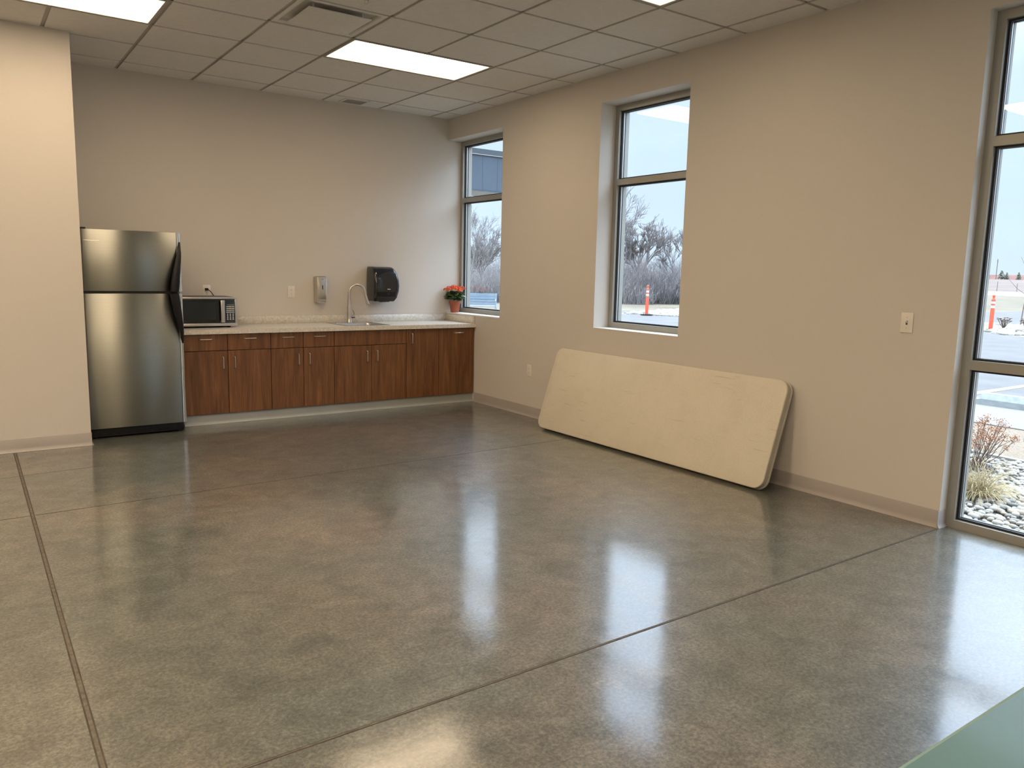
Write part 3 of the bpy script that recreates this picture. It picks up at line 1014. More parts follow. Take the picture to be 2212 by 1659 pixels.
# ------------------------------------------------------------------ refrigerator
FXL, FXR, FYF, FYB = -3.700, -2.968, -.800, -.06
t = thing('refrigerator', 'stainless steel top-freezer refrigerator in the niche left of the cabinets', 'refrigerator', ((FXL+FXR)/2, -.42, 0))
ox, oy = -(FXL+FXR)/2, .42
w = (FXR-FXL)/2
yb, yf, yd = FYB+oy, FYF+oy, FYF+oy+.072
MB().box(-w+.003, w-.008, yd+.004, yb, .05, 1.638, bev=.004).build('cabinet_shell', M['fridgeside'], t)
def fdoor(name, z0, z1):
    d = MB()
    # door plan: flat front, softly rounded left edge, stepped bright right edge
    pl = [(-w+.0, yd), (-w+.0, yf+.020), (-w+.006, yf+.008), (-w+.022, yf+.0), (w-.040, yf-.002), (w-.036, yf+.001), (w-.036, yd)]
    d.prism(pl, z0, z1, 'xy', bev=.002, seg=1)
    o = d.build(name, M['fridge'], t, ang=50)
    e = MB()
    e.prism([(w-.0355, yd), (w-.0355, yf-.001), (w-.033, yf-.004), (w-.026, yf-.003), (w-.024, yf+.003), (w-.021, yf+.003), (w-.019, yf-.001), (w-.012, yf+.002), (w-.010, yf+.010), (w-.006, yf+.012), (w-.001, yf+.02), (w, yf+.035), (w, yd)], z0, z1, 'xy')
    e.build('edge_trim', M['fridgetrim'], o, ang=50)
    e = MB()
    e.box(-w+.004, w-.006, yd+.0005, yd+.012, z0+.006, z1-.006)
    e.build('door_seal', M['blackmatte'], o, smooth=False)
    return o
ZS = 1.163
d1 = fdoor('freezer_door', ZS+.010, 1.645)
d2 = fdoor('fridge_door', .086, ZS-.010)
MB().box(-w+.004, w-.038, yf+.012, yd+.06, ZS-.0099, ZS+.0099).build('mullion_gap', M['blackmatte'], t, smooth=False)
# bowed black handles: inner edge bows toward the door centre, outer edge nearly straight
def handle(zt, z0, sgn, par):
    """from the tip zt to the seam end z0; tapering blade standing proud of the door"""
    n = 14
    rings = []
    for i in range(n+1):
        s = i/n                      # 0 tip .. 1 seam end
        z = zt+(z0-zt)*s
        ro = -.010 + .012*math.sin(s*PI*.35) - .036*max(0, (s-.25))/.75*1.0
        wd = .010 + .060*math.sin(min(1, s*1.04)*PI/2)**1.0
        li = ro-wd
        out = .012+.040*math.sin(min(1, s*1.15)*PI/2)
        bk = .0 if (s < .12 or s > .94) else .012*min(1, (s-.12)/.2)
        xo, xi = w+ro, w+li
        yF = yf-out
        yB = yf-.0035-bk
        if yB - yF < .008: yF = yB-.008
        rings.append([(xi+.004, yB, z), (xi, (yF+yB)/2, z), (xi+.010, yF+.002, z), ((xi+xo)/2, yF-.002, z), (xo-.008, yF+.004, z), (xo, (yF+yB)/2+.004, z), (xo-.002, yB, z)])
    m = MB()
    m.loft(rings)
    m.build('door_handle', M['blackpl'], par, ang=60)
handle(1.570, ZS+.0085, 1, d1)
handle(.748, ZS-.0085, -1, d2)
g_ = MB()
g_.box(-w+.008, w-.022, yf+.045, yf+.062, .012, .080, bev=.004)
for k in range(4): g_.box(-w+.05, w-.075, yf+.0405, yf+.047, .020+k*.013, .025+k*.013)
g_.box(-w+.012, w-.026, yf+.06, yb, .012, .05)
for sx_ in (-w+.05, w-.055): g_.cyl((sx_, yf+.075, .006), .018, .012)
g_.build('base_grille', M['blackpl'], t)
MB().box(-w+.004, -w+.05, yf+.02, yd+.03, 1.6455, 1.657, bev=.003).build('hinge_cover', M['blackpl'], t)
MB().tube([(-w+.028, yf-.0012, 1.560), (-w+.08, yf-.0014, 1.557), (-w+.135, yf-.0016, 1.559)], .0009, 6).build('scratch', M['fridgetrim'], d1)

# ------------------------------------------------------------------ potted plant
t = thing('potted_plant', 'orange flowering plant in a terracotta pot on the corner window ledge', 'potted plant', (.045, -.105, W1[2]+.0016))
f = MB()
f.lathe([(.044, 0), (.046, .004), (.060, .098), (.066, .099), (.069, .128), (.066, .129), (.063, .120), (.02, .118)], 32)
f.build('flower_pot', M['terra'], t, ang=40)
f = MB()
random.seed(3)
for k in range(60):
    a, r_ = random.random()*2*PI, random.random()**.5*.058
    f.ico((r_*math.cos(a), r_*math.sin(a), .120+random.random()*.010), .005+random.random()*.004, 1)
f.build('perlite_soil', M['soil'], t)
def leafblade(mb, base, dr, L, wd, droop, roll=0):
    dr = Vector(dr).normalized()
    side = dr.cross(Vector((0, 0, 1)))
    if side.length < .1: side = Vector((1, 0, 0))
    side.normalize()
    up = side.cross(dr)
    side = (side*math.cos(roll)+up*math.sin(roll)).normalized()
    up = side.cross(dr)
    rows = []
    n = 5
    for i in range(n+1):
        s = i/n
        c = Vector(base)+dr*L*s-Vector((0, 0, 1))*droop*L*s*s
        ww = wd*math.sin(PI*min(1, s*.92+.06))**.7
        rows.append((mb.bm.verts.new(c-side*ww+up*ww*.25), mb.bm.verts.new(c), mb.bm.verts.new(c+side*ww+up*ww*.25)))
    for i in range(n):
        for k in range(2):
            mb.bm.faces.new((rows[i][k], rows[i][k+1], rows[i+1][k+1], rows[i+1][k]))
f = MB()
random.seed(11)
for k in range(170):
    a = random.random()*2*PI
    e = random.random()**.8
    r0 = .015+.055*random.random()
    z = .135+.085*random.random()
    base = (r0*math.cos(a), r0*math.sin(a), z)
    d_ = (math.cos(a)*(.5+.7*e), math.sin(a)*(.5+.7*e), .6*random.random()-.05)
    leafblade(f, base, d_, .052+.022*random.random(), .016+.008*random.random(), .35*random.random(), random.uniform(-.6, .6))
for k in range(9):
    a = k*2.4
    f.tube([(.01*math.cos(a), .01*math.sin(a), .115), (.03*math.cos(a), .03*math.sin(a), .17), (.06*math.cos(a), .06*math.sin(a), .235)], .0028, 5)
f.build('leaves', M['leaf'], t, fix=False)
random.seed(5)
heads = [(-.088, -.02, .250, .030), (-.030, -.05, .262, .034), (.03, -.04, .250, .036), (-.005, .02, .280, .034), (.055, .02, .275, .032), (.095, -.01, .262, .032), (-.045, .05, .268, .03), (.02, .07, .268, .03), (.07, .06, .262, .028), (.012, -.072, .238, .028), (-.09, .05, .25, .024)]
for (hx_, hy_, hz_, hr) in heads:
    f = MB()
    for k in range(34):
        u1, u2 = random.random(), random.random()*2*PI
        ph = math.acos(1-u1*1.25)
        d_ = Vector((math.sin(ph)*math.cos(u2), math.sin(ph)*math.sin(u2), math.cos(ph)*.62))
        c = Vector((hx_, hy_, hz_))+d_*hr
        n_ = d_.normalized()
        tx = n_.orthogonal().normalized()
        ty = n_.cross(tx)
        r0 = random.random()*PI
        cv = f.bm.verts.new(c-n_*.001)
        for q in range(5):
            a0 = r0+q*2*PI/5
            p1 = c+(tx*math.cos(a0-.42)+ty*math.sin(a0-.42))*.0065+n_*.0015
            p2 = c+(tx*math.cos(a0)+ty*math.sin(a0))*.0100+n_*.0025
            p3 = c+(tx*math.cos(a0+.42)+ty*math.sin(a0+.42))*.0065+n_*.0015
            f.bm.faces.new((cv, f.bm.verts.new(p1), f.bm.verts.new(p2), f.bm.verts.new(p3)))
    f.build('flower_head', M['flower'], t, smooth=False, fix=False)

# ------------------------------------------------------------------ folding table leaning on the wall
al = R(17.9)
L2, TW, TT = 1.215, .738, .066
t = thing('folding_table', 'long beige plastic folding table leaning on its side against the window wall', 'folding table', (0, 0, 0))
ca, sa = math.cos(al), math.sin(al)
X, Y, Z = Vector((0, -1, 0)), Vector((sa, 0, ca)), Vector((-ca, 0, sa))
t.matrix_world = Matrix.Translation((-.2295, -3.325, .0005)) @ Matrix((X, Y, Z)).transposed().to_4x4()
def tring(ins, z, r=.075): return [(x, y, z) for x, y in rrect(-L2+ins, L2-ins, ins, TW-ins, r-ins*.6, 10)]
f = MB()
f.loft([tring(.003, TT-.014), tring(.0, TT-.011), tring(.0, TT-.006), tring(.002, TT-.002), tring(.006, TT)])
f.build('table_top', M['foldtop'], t, ang=50)
f = MB()
f.loft([tring(.0, 0.001), tring(-.002, .003), tring(-.002, .012), tring(.004, .015), tring(.004, TT-.018), tring(.003, TT-.0145)], cap=True)
f.build('table_rim', M['foldrim'], t, ang=40)
for s in (-1, 1):
    f = MB()
    x0 = s*.95
    x1 = s*.25
    f.tube([(x0, .14, -.004), (x0, .14, -.016), (x1, .14, -.016), (x1, .60, -.016), (x0, .60, -.016), (x0, .60, -.004)], .011, 10)
    f.build('folded_leg', M['greysteel'], t)

# ------------------------------------------------------------------ pale green table at the camera
t = thing('side_table', 'pale green laminate tabletop cutting into the bottom right corner', 'table', (-2.85, -7.54, 0))
TZ = .75
f = MB()
o_ = [(x, y) for x, y in rrect(-.915, .915, -.40, .403, .03, 5)]
i_ = [(x, y) for x, y in rrect(-.909, .909, -.394, .397, .027, 5)]
f.loft([[(x, y, TZ-.028) for x, y in i_], [(x, y, TZ) for x, y in i_]])
f.build('table_top', M['greentable'], t, ang=50)
f = MB()
f.loft([[(x, y, TZ-.029) for x, y in i_], [(x, y, TZ-.026) for x, y in o_], [(x, y, TZ-.003) for x, y in o_], [(x, y, TZ-.0005) for x, y in i_]], cap=False)
f.build('edge_band', M['greenrim'], t, ang=60)
f = MB()
f.box(-.80, .80, -.30, -.27, TZ-.07, TZ-.03); f.box(-.80, .80, .27, .30, TZ-.07, TZ-.03)
f.box(-.80, -.77, -.27, .27, TZ-.07, TZ-.03); f.box(.77, .80, -.27, .27, TZ-.07, TZ-.03)
f.build('apron_frame', M['darksteel'], t, smooth=False)
for sx_ in (-.80, .80):
    for sy in (-.29, .29):
        l_ = MB().cyl((sx_, sy, (TZ-.03)/2), .020, TZ-.032).build('leg', M['darksteel'], t)
        MB().cyl((sx_, sy, .008), .024, .016).build('foot_cap', M['rubber'], l_)

# ================================================================== OUTSIDE
GZ = -.15
def poly(name, pts, z, m, label, cat, thick=.06, kind='structure'):
    f = MB()
    f.prism(pts, z-thick, z, 'xy')
    o = f.build(name, m, smooth=False)
    o['kind'] = kind; o['label'] = label; o['category'] = cat
    return o
poly('ground_lawn', [(-60, -120), (260, -120), (260, 340), (-60, 340)], GZ-.03, M['grass'], 'dormant tan lawn beyond the car park', 'ground')
poly('ground_planting_bed', [(OX, -12), (3.05, -12), (3.05, -4.9), (3.12, -4.3), (3.12, 12), (OX, 12)], GZ-.02, M['bed'], 'soil of the bed outside the full-height window', 'ground')
poly('ground_mulch', [(3.07, -12), (4.71, -12), (4.71, 12), (3.14, 12), (3.14, -4.3), (3.07, -4.9)], GZ-.012, M['mulch'], 'wood mulch strip between river stones and sidewalk', 'ground')
poly('ground_sidewalk', [(4.71, -12), (6.10, -12), (6.10, 12), (4.71, 12)], GZ, M['concrete'], 'pale concrete sidewalk outside', 'sidewalk')
poly('ground_plaza', [(4.71, 12.0), (11, 12.0), (11, 16.2), (4.71, 16.2)], GZ, M['concrete'], 'pale concrete pad under the bench', 'sidewalk')
poly('ground_parking', [(6.101, -14), (6.101, 11.99), (11.01, 11.99), (11.01, 16.2), (18.9, 17.6), (24, 17.9), (34, 13), (39.6, 11.8), (70, 12.6), (70, -14)], GZ-.005, M['asphalt'], 'worn grey asphalt car park', 'car park')
poly('ground_road', [(120, 62), (106, 41), (101, 34.5), (90, 15), (150, 15), (192, 60), (177, 64.8), (167, 67.7), (168, 80)], GZ-.012, M['gravelroad'], 'pale road crossing beyond the lawn', 'road')
f = MB().box(6.32, 11.4, -2.59, -2.46, GZ-.004, GZ+.001)
o = f.build('parking_line', M['paint'], smooth=False); tag(o, 'pale yellow painted parking line behind the wheel stop', 'parking line')
# curved edging
ep = [(3.09, -12), (3.075, -8), (3.06, -5.2), (3.08, -4.7), (3.12, -4.2), (3.135, -2), (3.13, 6)]
f = MB()
for i in range(len(ep)-1):
    (xa, ya), (xb, yb_) = ep[i], ep[i+1]
    f.prism([(xa-.03, ya), (xa+.03, ya), (xb+.03, yb_), (xb-.03, yb_)], GZ-.03, GZ+.002, 'xy')
o = f.build('bed_edging', M['edging'], smooth=False); tag(o, 'pale curved edging between river stones and mulch', 'garden edging')

# rising field far beyond the road
f = MB()
def fp(az, d_, z): return (CAM.x+d_*math.sin(az), CAM.y+d_*math.cos(az), z)
rows = []
for d_, z in ((176, GZ-.01), (230, .35), (300, 1.9), (400, 3.2), (900, 4.0)):
    rows.append([f.bm.verts.new(fp(R(a), d_, z)) for a in range(40, 96, 4)])
for i in range(len(rows)-1):
    for k in range(len(rows[0])-1): f.bm.faces.new((rows[i][k], rows[i][k+1], rows[i+1][k+1], rows[i+1][k]))
o = f.build('ground_field', M['field'], smooth=False); o['kind'] = 'structure'; o['label'] = 'brown dry field rising to the horizon'; o['category'] = 'field'

# wheel stop
t = thing('wheel_stop', 'pale concrete wheel stop at the edge of the sidewalk', 'wheel stop', (6.19, -3.88, GZ))
f = MB()
def ws(y_, k): return [(-.09*k, y_, 0), (-.09*k, y_, .075*k), (-.045*k, y_, .15*k), (.045*k, y_, .15*k), (.09*k, y_, .075*k), (.09*k, y_, 0)]
f.loft([[(x, -.91, z) for x, z in ((-.09, 0), (-.09, .06), (-.05, .08), (.05, .08), (.09, .06), (.09, 0))], ws(-.83, 1), ws(.83, 1), [(x, .91, z) for x, z in ((-.09, 0), (-.09, .06), (-.05, .08), (.05, .08), (.09, .06), (.09, 0))]])
f.build('concrete_block', M['stopc'], t, smooth=False)
for s in (-.62, .62): MB().cyl((0, s, .151), .012, .004).build('anchor_pin', M['greysteel'], t)

# channelizer posts
def make_cone(label, loc, lean):
    t = thing('traffic_post', label, 'traffic post', loc, 0, 'orange channelizer posts in the car park')
    t.rotation_euler = (lean[0], lean[1], .4)
    f = MB()
    f.lathe([(.062, .02), (.062, .66), (.055, .70), (.055, .98), (.05, 1.03), (.030, 1.06), (.028, 1.09), (.040, 1.10), (.040, 1.15), (.02, 1.17), (.001, 1.17)], 20)
    f.build('post_body', M['cone'], t)
    for z in (.74, .88): MB().lathe([(.056, z), (.0585, z+.002), (.0585, z+.083), (.056, z+.085)], 20).build('reflective_band', M['reflective'], t)
    MB().lathe([(.0605, .965), (.064, .968), (.064, 1.0), (.058, 1.002)], 20).build('collar', M['cone'], t)
    f = MB().prism([(.24*math.cos(R(22.5+45*k)), .24*math.sin(R(22.5+45*k))) for k in range(8)], 0, .045, 'xy', bev=.008)
    f.build('rubber_base', M['rubber'], t, smooth=False)
    return t
make_cone('orange traffic post with white bands seen through the narrow window above the leaning table', (17.4, 14.27, GZ), (R(-1), R(3)))
make_cone('orange traffic post with white bands seen through the full-height window', (22.85, 4.12, GZ-.003), (0, 0))

# bench
t = thing('park_bench', 'pale blue slatted metal bench outside the corner window', 'bench', (8.98, 13.93, GZ), R(-35.4))
f = MB()
for k, (z, dz) in enumerate(((.47, .075), (.56, .075), (.65, .075), (.735, .10))):
    f.box(-.90, .90, .20+.10*(z-.45)/.3, .225+.10*(z-.45)/.3, z, z+dz, bev=.004, seg=1)
f.build('backrest_slats', M['benchpaint'], t)
f = MB()
for k in range(5): f.box(-.90, .90, -.22+k*.085, -.15+k*.085, .42, .445, bev=.004, seg=1)
f.build('seat_slats', M['benchpaint'], t)
for s in (-1, 1):
    f = MB()
    x = s*.90
    f.tube(bez((x, .30, .85), (x, .26, .60), (x, .22, .45), (x, .16, .41), 8), .022, 8)
    f.tube([(x, .16, .41), (x, -.22, .42), (x, -.26, 0)], .022, 8)
    f.tube([(x, .18, .41), (x, .26, 0)], .022, 8)
    f.tube([(x, .22, .64), (x, -.10, .66), (x, -.24, .62), (x, -.23, .42)], .018, 8)
    f.build('bench_end_frame', M['benchpaint'], t)

# entrance canopy beyond the corner window
t = thing('entrance_canopy', 'slate blue metal canopy over the entrance outside the corner window', 'canopy', (OX, 6.0, 3.0))
MB().box(0, 6.1, .012, 1.10, .03, .80).build('canopy_core', M['coping'], t, smooth=False)
f = MB()
xs_ = [0, .46, 1.0, 1.75, 2.48, 3.05, 3.67, 4.035, 4.405, 4.9, 5.5, 6.1]
f.box(0, 6.11, .000, .012, .0, .715)
f.build('fascia_panel', M['fascia'], t, smooth=False)
f = MB()
for x in (.0, .61, 1.22, 1.83, 2.44, 3.05, 3.675, 4.035, 4.395, 4.76, 5.12, 5.5): f.box(x-.004, x+.004, -.002, .002, .03, .715)
f.box(0, 6.11, -.003, .002, .022, .030)
f.build('panel_seam', M['panelseam'], t, smooth=False)
MB().box(0, 6.13, -.03, .02, .716, .83).build('coping', M['coping'], t, smooth=False)
MB().box(0, 6.13, -.036, .025, .712, .724).build('drip_edge', M['alu'], t, smooth=False)
f = MB()
for k in range(5): f.box(0, 6.1, .02+k*.215, .231+k*.215, .012, .028)
f.build('soffit_board', M['soffit'], t, smooth=False)
struct('wall_outside', MB().box(-.0, OX, .3, 12, -.3, 4.0), M['ext'], smooth=False, label='outside wall of the building beyond the kitchen', cat='wall')

# ------------------------------------------------------------------ river stones
def project(p):
    d = Vector(p)-CAM
    z = d.dot(_f)
    if z <= 0: return None
    return 1106+1682.976*d.dot(_r)/z, 829.5-1682.976*d.dot(_u)/z, z
random.seed(21)
stone_me = []
for k in range(10):
    b = bmesh.new()
    bmesh.ops.create_icosphere(b, subdivisions=2, radius=1)
    sx_, sy, sz = random.uniform(.85, 1.25), random.uniform(.65, .9), random.uniform(.42, .62)
    ph = [random.random()*6 for _ in range(3)]
    for v in b.verts:
        q = v.co.copy()
        n_ = 1+.09*math.sin(2.1*q.x+ph[0])+.08*math.sin(2.6*q.y+ph[1])+.06*math.sin(3*q.z+ph[2])
        v.co = Vector((q.x*sx_*n_, q.y*sy*n_, q.z*sz*n_))
    me = bpy.data.meshes.new('river_stone')
    b.to_mesh(me); b.free()
    me.shade_smooth()
    me.materials.append(CS[k % 5])
    stone_me.append(me)
pts = []
def scatter(x0, x1, y0, y1, step):
    y = y0
    while y < y1:
        x = x0
        while x < x1:
            pts.append((x+random.uniform(-.6, .6)*step, y+random.uniform(-.6, .6)*step))
            x += step
        y += step
scatter(.40, 3.00, -5.75, -3.60, .047)
near = []
rest = []
for (x, y) in pts:
    s = random.choice((.015, .019, .022, .026, .031, .037))*random.uniform(.9, 1.1)
    q = project((x, y, GZ))
    vis = q is not None and 2070 < q[0] < 2225 and 950 < q[1] < 1200
    (near if vis else rest).append((x, y, s, q[2] if q else 99))
near.sort(key=lambda a: a[3])
ind, more = near[:300], near[300:]
for (x, y, s, _) in ind:
    o = bpy.data.objects.new('river_stone', random.choice(stone_me))
    COL.objects.link(o)
    o.location = (x, y, GZ-.018+s*.30+random.uniform(0, .012))
    o.scale = (s, s, s)
    o.rotation_euler = (random.uniform(-.25, .25), random.uniform(-.25, .25), random.random()*6.28)
    tag(o, 'smooth rounded river stone in the bed right outside the full-height window', 'stone', 'river stones outside the full-height window')
rest += more
for k in range(900):
    rest.append((random.uniform(.4, 3.0), random.uniform(-11, -5.8), random.uniform(.03, .05), 0))
def lump_field(name, items, m, label, cat, zf, sub=1, flat=.55):
    vs_, fs_, mi = [], [], []
    b = bmesh.new(); bmesh.ops.create_icosphere(b, subdivisions=sub, radius=1)
    bv = [v.co.copy() for v in b.verts]; bf = [[v.index for v in f.verts] for f in b.faces]
    b.free()
    for (x, y, s, _) in items:
        o0 = len(vs_)
        a = random.random()*6.28
        ex, ey, ez = random.uniform(.85, 1.3), random.uniform(.6, .95), random.uniform(.8, 1.2)*flat
        k_ = random.randrange(len(m)) if isinstance(m, list) else 0
        for q in bv:
            px_, py_ = q.x*ex*s, q.y*ey*s
            vs_.append((x+px_*math.cos(a)-py_*math.sin(a), y+px_*math.sin(a)+py_*math.cos(a), zf+s*.3+q.z*ez*s))
        for q in bf:
            fs_.append([i+o0 for i in q]); mi.append(k_)
    me = bpy.data.meshes.new(name)
    me.from_pydata(vs_, [], fs_)
    for x in (m if isinstance(m, list) else [m]): me.materials.append(x)
    me.polygons.foreach_set('material_index', mi)
    me.shade_smooth()
    o = bpy.data.objects.new(name, me); COL.objects.link(o)
    return tag(o, label, cat, kind='stuff')
lump_field('river_stone_bed', rest, CS, 'remaining river stones filling the bed along the window wall', 'stones', GZ-.018)

# landscape rock island in the car park
isl = [(17.0, 15.6), (18.0, 13.2), (20.1, 8.4), (21.9, 4.0), (20.9, 2.36), (19.9, 0), (19, -4), (27, -4), (28.5, 2.5), (27.2, 5.8), (25, 9), (23, 14), (22.6, 17.4), (19.1, 16.2)]
poly('ground_island', isl, GZ+.002, M['rock'], 'planting island covered in pale rocks', 'ground')
def inside(x, y, P):
    c = False
    for i in range(len(P)):
        (xa, ya), (xb, yb_) = P[i], P[i-1]
        if (ya > y) != (yb_ > y) and x < (xb-xa)*(y-ya)/(yb_-ya)+xa: c = not c
    return c
random.seed(8)
it = []
while len(it) < 5200:
    x, y = random.uniform(16.5, 29), random.uniform(-4, 18)
    if inside(x, y, isl): it.append((x, y, random.uniform(.04, .11), 0))
lump_field('landscape_rocks', it, [M['rock'], CS[3], CS[0]], 'pale rocks covering the planting island in the car park', 'rocks', GZ, 1, .7)
def weed(label, loc, h, seed, n=26):
    random.seed(seed)
    f = MB()
    for k in range(n):
        a = random.random()*6.28; e = random.uniform(.2, .9)
        L = h*random.uniform(.6, 1)
        d_ = Vector((math.cos(a)*e, math.sin(a)*e, 1)).normalized()
        p0 = Vector((0, 0, 0)); p1 = p0+d_*L*.5; p2 = p1+(d_+Vector((random.uniform(-.4, .4), random.uniform(-.4, .4), 0))).normalized()*L*.5
        f.tube([p0, p1, p2], [.008, .007, .005], 3)
        f.ico(p2, .035, 1, (1.3, 1.3, .5))
    o = f.build('dry_weed', M['weed'], loc=loc, smooth=False)
    tag(o, label, 'plant')
weed('dark dry seed-headed plant on the rock island just right of the orange post', (23.6, 4.05, GZ+.06), .42, 1)
weed('dark dry seed-headed plant on the rock island left of the young tree', (24.9, 3.9, GZ+.06), .36, 2)
weed('dark dry plant on the rocks at the right of the narrow window view', (20.9, 14.7, GZ+.06), .42, 4)

# ------------------------------------------------------------------ shrub and straw tuft outside the tall window
t = thing('dried_shrub', 'leafless shrub with dried rust-brown flower heads in the river stones', 'shrub', (2.32, -4.66, GZ))
random.seed(14)
stems, tips = MB(), []
for k in range(30):
    a = k*2.4+random.uniform(-.2, .2)
    e = random.uniform(.25, 1.15)
    L = random.uniform(.34, .50)
    d_ = Vector((math.cos(a)*e, math.sin(a)*e, 1)).normalized()
    p0 = Vector((.03*math.cos(a), .03*math.sin(a), 0))
    p1 = p0+d_*L*.45+Vector((random.uniform(-.02, .02), random.uniform(-.02, .02), 0))
    p2 = p1+(d_+Vector((0, 0, .35))).normalized()*L*.45
    stems.tube([p0, p1, p2], [.0042, .0034, .0022], 5)
    tips.append(p2)
    for q in range(3):
        s = random.uniform(.2, .9)
        b0 = p0.lerp(p1, s*2) if s < .5 else p1.lerp(p2, s*2-1)
        b1 = b0+(d_+Vector((random.uniform(-.8, .8), random.uniform(-.8, .8), .2))).normalized()*random.uniform(.07, .16)
        stems.tube([b0, b1], [.0022, .0014], 4)
        if random.random() < .6: tips.append(b1)
stems.build('stems', M['shrubstem'], t)
for p in tips:
    if p.z < .20: continue
    f = MB()
    for q in range(44):
        c = p+Vector((random.gauss(0, .022), random.gauss(0, .020), random.gauss(.004, .014)))
        n_ = Vector((random.uniform(-1, 1), random.uniform(-1, 1), random.uniform(-.2, 1))).normalized()
        tx = n_.orthogonal().normalized(); ty = n_.cross(tx)
        s = random.uniform(.004, .008)
        f.quad(c-tx*s, c-ty*s*.7, c+tx*s+n_*s*.4, c+ty*s*.7)
    f.build('dried_flower_head', M['dryflower'], t, smooth=False, fix=False)
f = MB()
for q in range(420):
    a, r_ = random.random()*6.28, random.random()**.6*.15
    c = Vector((r_*math.cos(a)*1.25, r_*math.sin(a)*1.25, .012+random.random()*.035*(1-r_/.17)+.01))
    n_ = Vector((random.uniform(-1, 1), random.uniform(-1, 1), random.uniform(.1, 1))).normalized()
    tx = n_.orthogonal().normalized(); ty = n_.cross(tx)
    s = random.uniform(.007, .014)
    f.quad(c-tx*s, c-ty*s*.6, c+tx*s, c+ty*s*.6)
f.build('leaf_litter', M['litter'], t, smooth=False, fix=False)

def tuft(label, loc, n, h, seed):
    random.seed(seed)
    f = MB()
    for k in range(n):
        a = random.random()*6.28
        e = random.uniform(.1, 1.5)
        L = h*random.uniform(.6, 1.1)
        p = Vector((random.gauss(0, .03), random.gauss(0, .03), 0))
        d_ = Vector((math.cos(a)*e, math.sin(a)*e, 1)).normalized()
        pts_ = [p.copy()]
        for q in range(6):
            p = p+d_*L/6
            d_ = (d_+Vector((0, 0, -.20-.05*q*e))).normalized()
            if p.z < .01: p.z = .01
            pts_.append(p.copy())
        f.tube(pts_, [.0022, .0022, .002, .0018, .0015, .0012, .0006], 3, cap=False)
    o = f.build('straw_tuft', M['straw'], loc=loc, fix=False)
    tag(o, label, 'grass tuft')
tuft('clump of dry straw-coloured grass flopping over the river stones', (1.46, -5.10, GZ), 340, .33, 31)

# ------------------------------------------------------------------ bare trees, brush
def grow(seed, h, r, spread=.55, levels=5, kids=(3, 4), trunk=.28, lean=(0, 0), minr=.006, up=.25, ratio=.74):
    random.seed(seed)
    V, F = [], []
    def seg(a, b, ra, rb, n):
        d = (b-a)
        if d.length < 1e-5: return
        d.normalize()
        x = d.orthogonal().normalized(); y = d.cross(x)
        o = len(V)
        for p, rr_ in ((a, ra), (b, rb)):
            for k in range(n):
                c, s = math.cos(2*PI*k/n), math.sin(2*PI*k/n)
                V.append(tuple(p+(x*c+y*s)*rr_))
        for k in range(n): F.append((o+k, o+(k+1) % n, o+n+(k+1) % n, o+n+k))
    def branch(p, d, L, rad, lv):
        nseg = 3 if lv < levels-1 else 2
        pts_ = [p]
        dd = d.copy()
        for i in range(nseg):
            dd = (dd+Vector((random.gauss(0, .075), random.gauss(0, .075), random.gauss(0, .05)+up*.22))).normalized()
            pts_.append(pts_[-1]+dd*L/nseg)
        for i in range(nseg):
            seg(pts_[i], pts_[i+1], max(minr, rad*(1-.35*i/nseg)), max(minr, rad*(1-.35*(i+1)/nseg)), 6 if lv == 0 else 3)
        if lv >= levels: return
        nk = random.randint(*kids)
        for k in range(nk):
            s = random.uniform(.35, 1.0) if k else 1.0
            i = min(nseg-1, int(s*nseg))
            q = pts_[i].lerp(pts_[i+1], s*nseg-i) if i < nseg else pts_[-1]
            a = random.random()*6.28
            side = dd.orthogonal().normalized()
            side = Matrix.Rotation(a, 3, dd) @ side
            nd = (dd+side*spread*random.uniform(.6, 1.4)).normalized()
            branch(q, nd, L*ratio*random.uniform(.65, 1.15), rad*.56, lv+1)
    branch(Vector((0, 0, 0)), Vector((lean[0], lean[1], 1)).normalized(), h*trunk, r, 0)
    return V, F
def addmesh(name, V, F, m, loc, scale=1.0, rz=0):
    me = bpy.data.meshes.new(name)
    me.from_pydata(V, [], F)
    me.materials.append(m)
    me.shade_smooth()
    o = bpy.data.objects.new(name, me); COL.objects.link(o)
    o.location = loc; o.rotation_euler = (0, 0, rz)
    o.scale = (scale, scale, scale)
    return o
TG = 'bare winter trees beyond the car park'
def tree(label, x, y, h, r, seed, **k):
    V, F = grow(seed, h, r, **k)
    o = addmesh('bare_tree', V, F, M['bark'], (x, y, GZ-.03), rz=random.random())
    # normalise the height
    mz = max(v[2] for v in V)
    s = h/mz
    o.scale = (s, s, s)
    tag(o, label, 'tree', TG)
    return o
tree('bare multi-stemmed tree in the middle of the narrow window view, behind the orange post', 28.1, 25.6, 5.0, .085, 4, levels=6, trunk=.16, spread=.44, minr=.006)
tree('tallest bare tree reaching in from the left of the narrow window view', 25.0, 25.8, 6.8, .12, 9, levels=6, trunk=.20, spread=.60, minr=.007)
tree('slim bare tree right of centre in the narrow window view', 30.2, 24.8, 4.3, .05, 12, levels=5, trunk=.26, spread=.34, minr=.007)
tree('thin upright bare tree at the right edge of the narrow window view', 31.3, 24.3, 4.4, .05, 17, levels=5, trunk=.30, spread=.26, minr=.007)
tree('slender bare tree at the left of the corner window view', 18.1, 28.7, 5.5, .055, 23, levels=6, trunk=.30, spread=.40, minr=.006)
tree('spreading bare tree at the right of the corner window view', 21.3, 28.2, 5.9, .07, 31, levels=6, trunk=.16, spread=.42, minr=.006)
tree('bare tree in the distance between the two trees of the corner window view', 22.5, 34.0, 3.9, .06, 37, levels=6, trunk=.20, spread=.55, minr=.007)
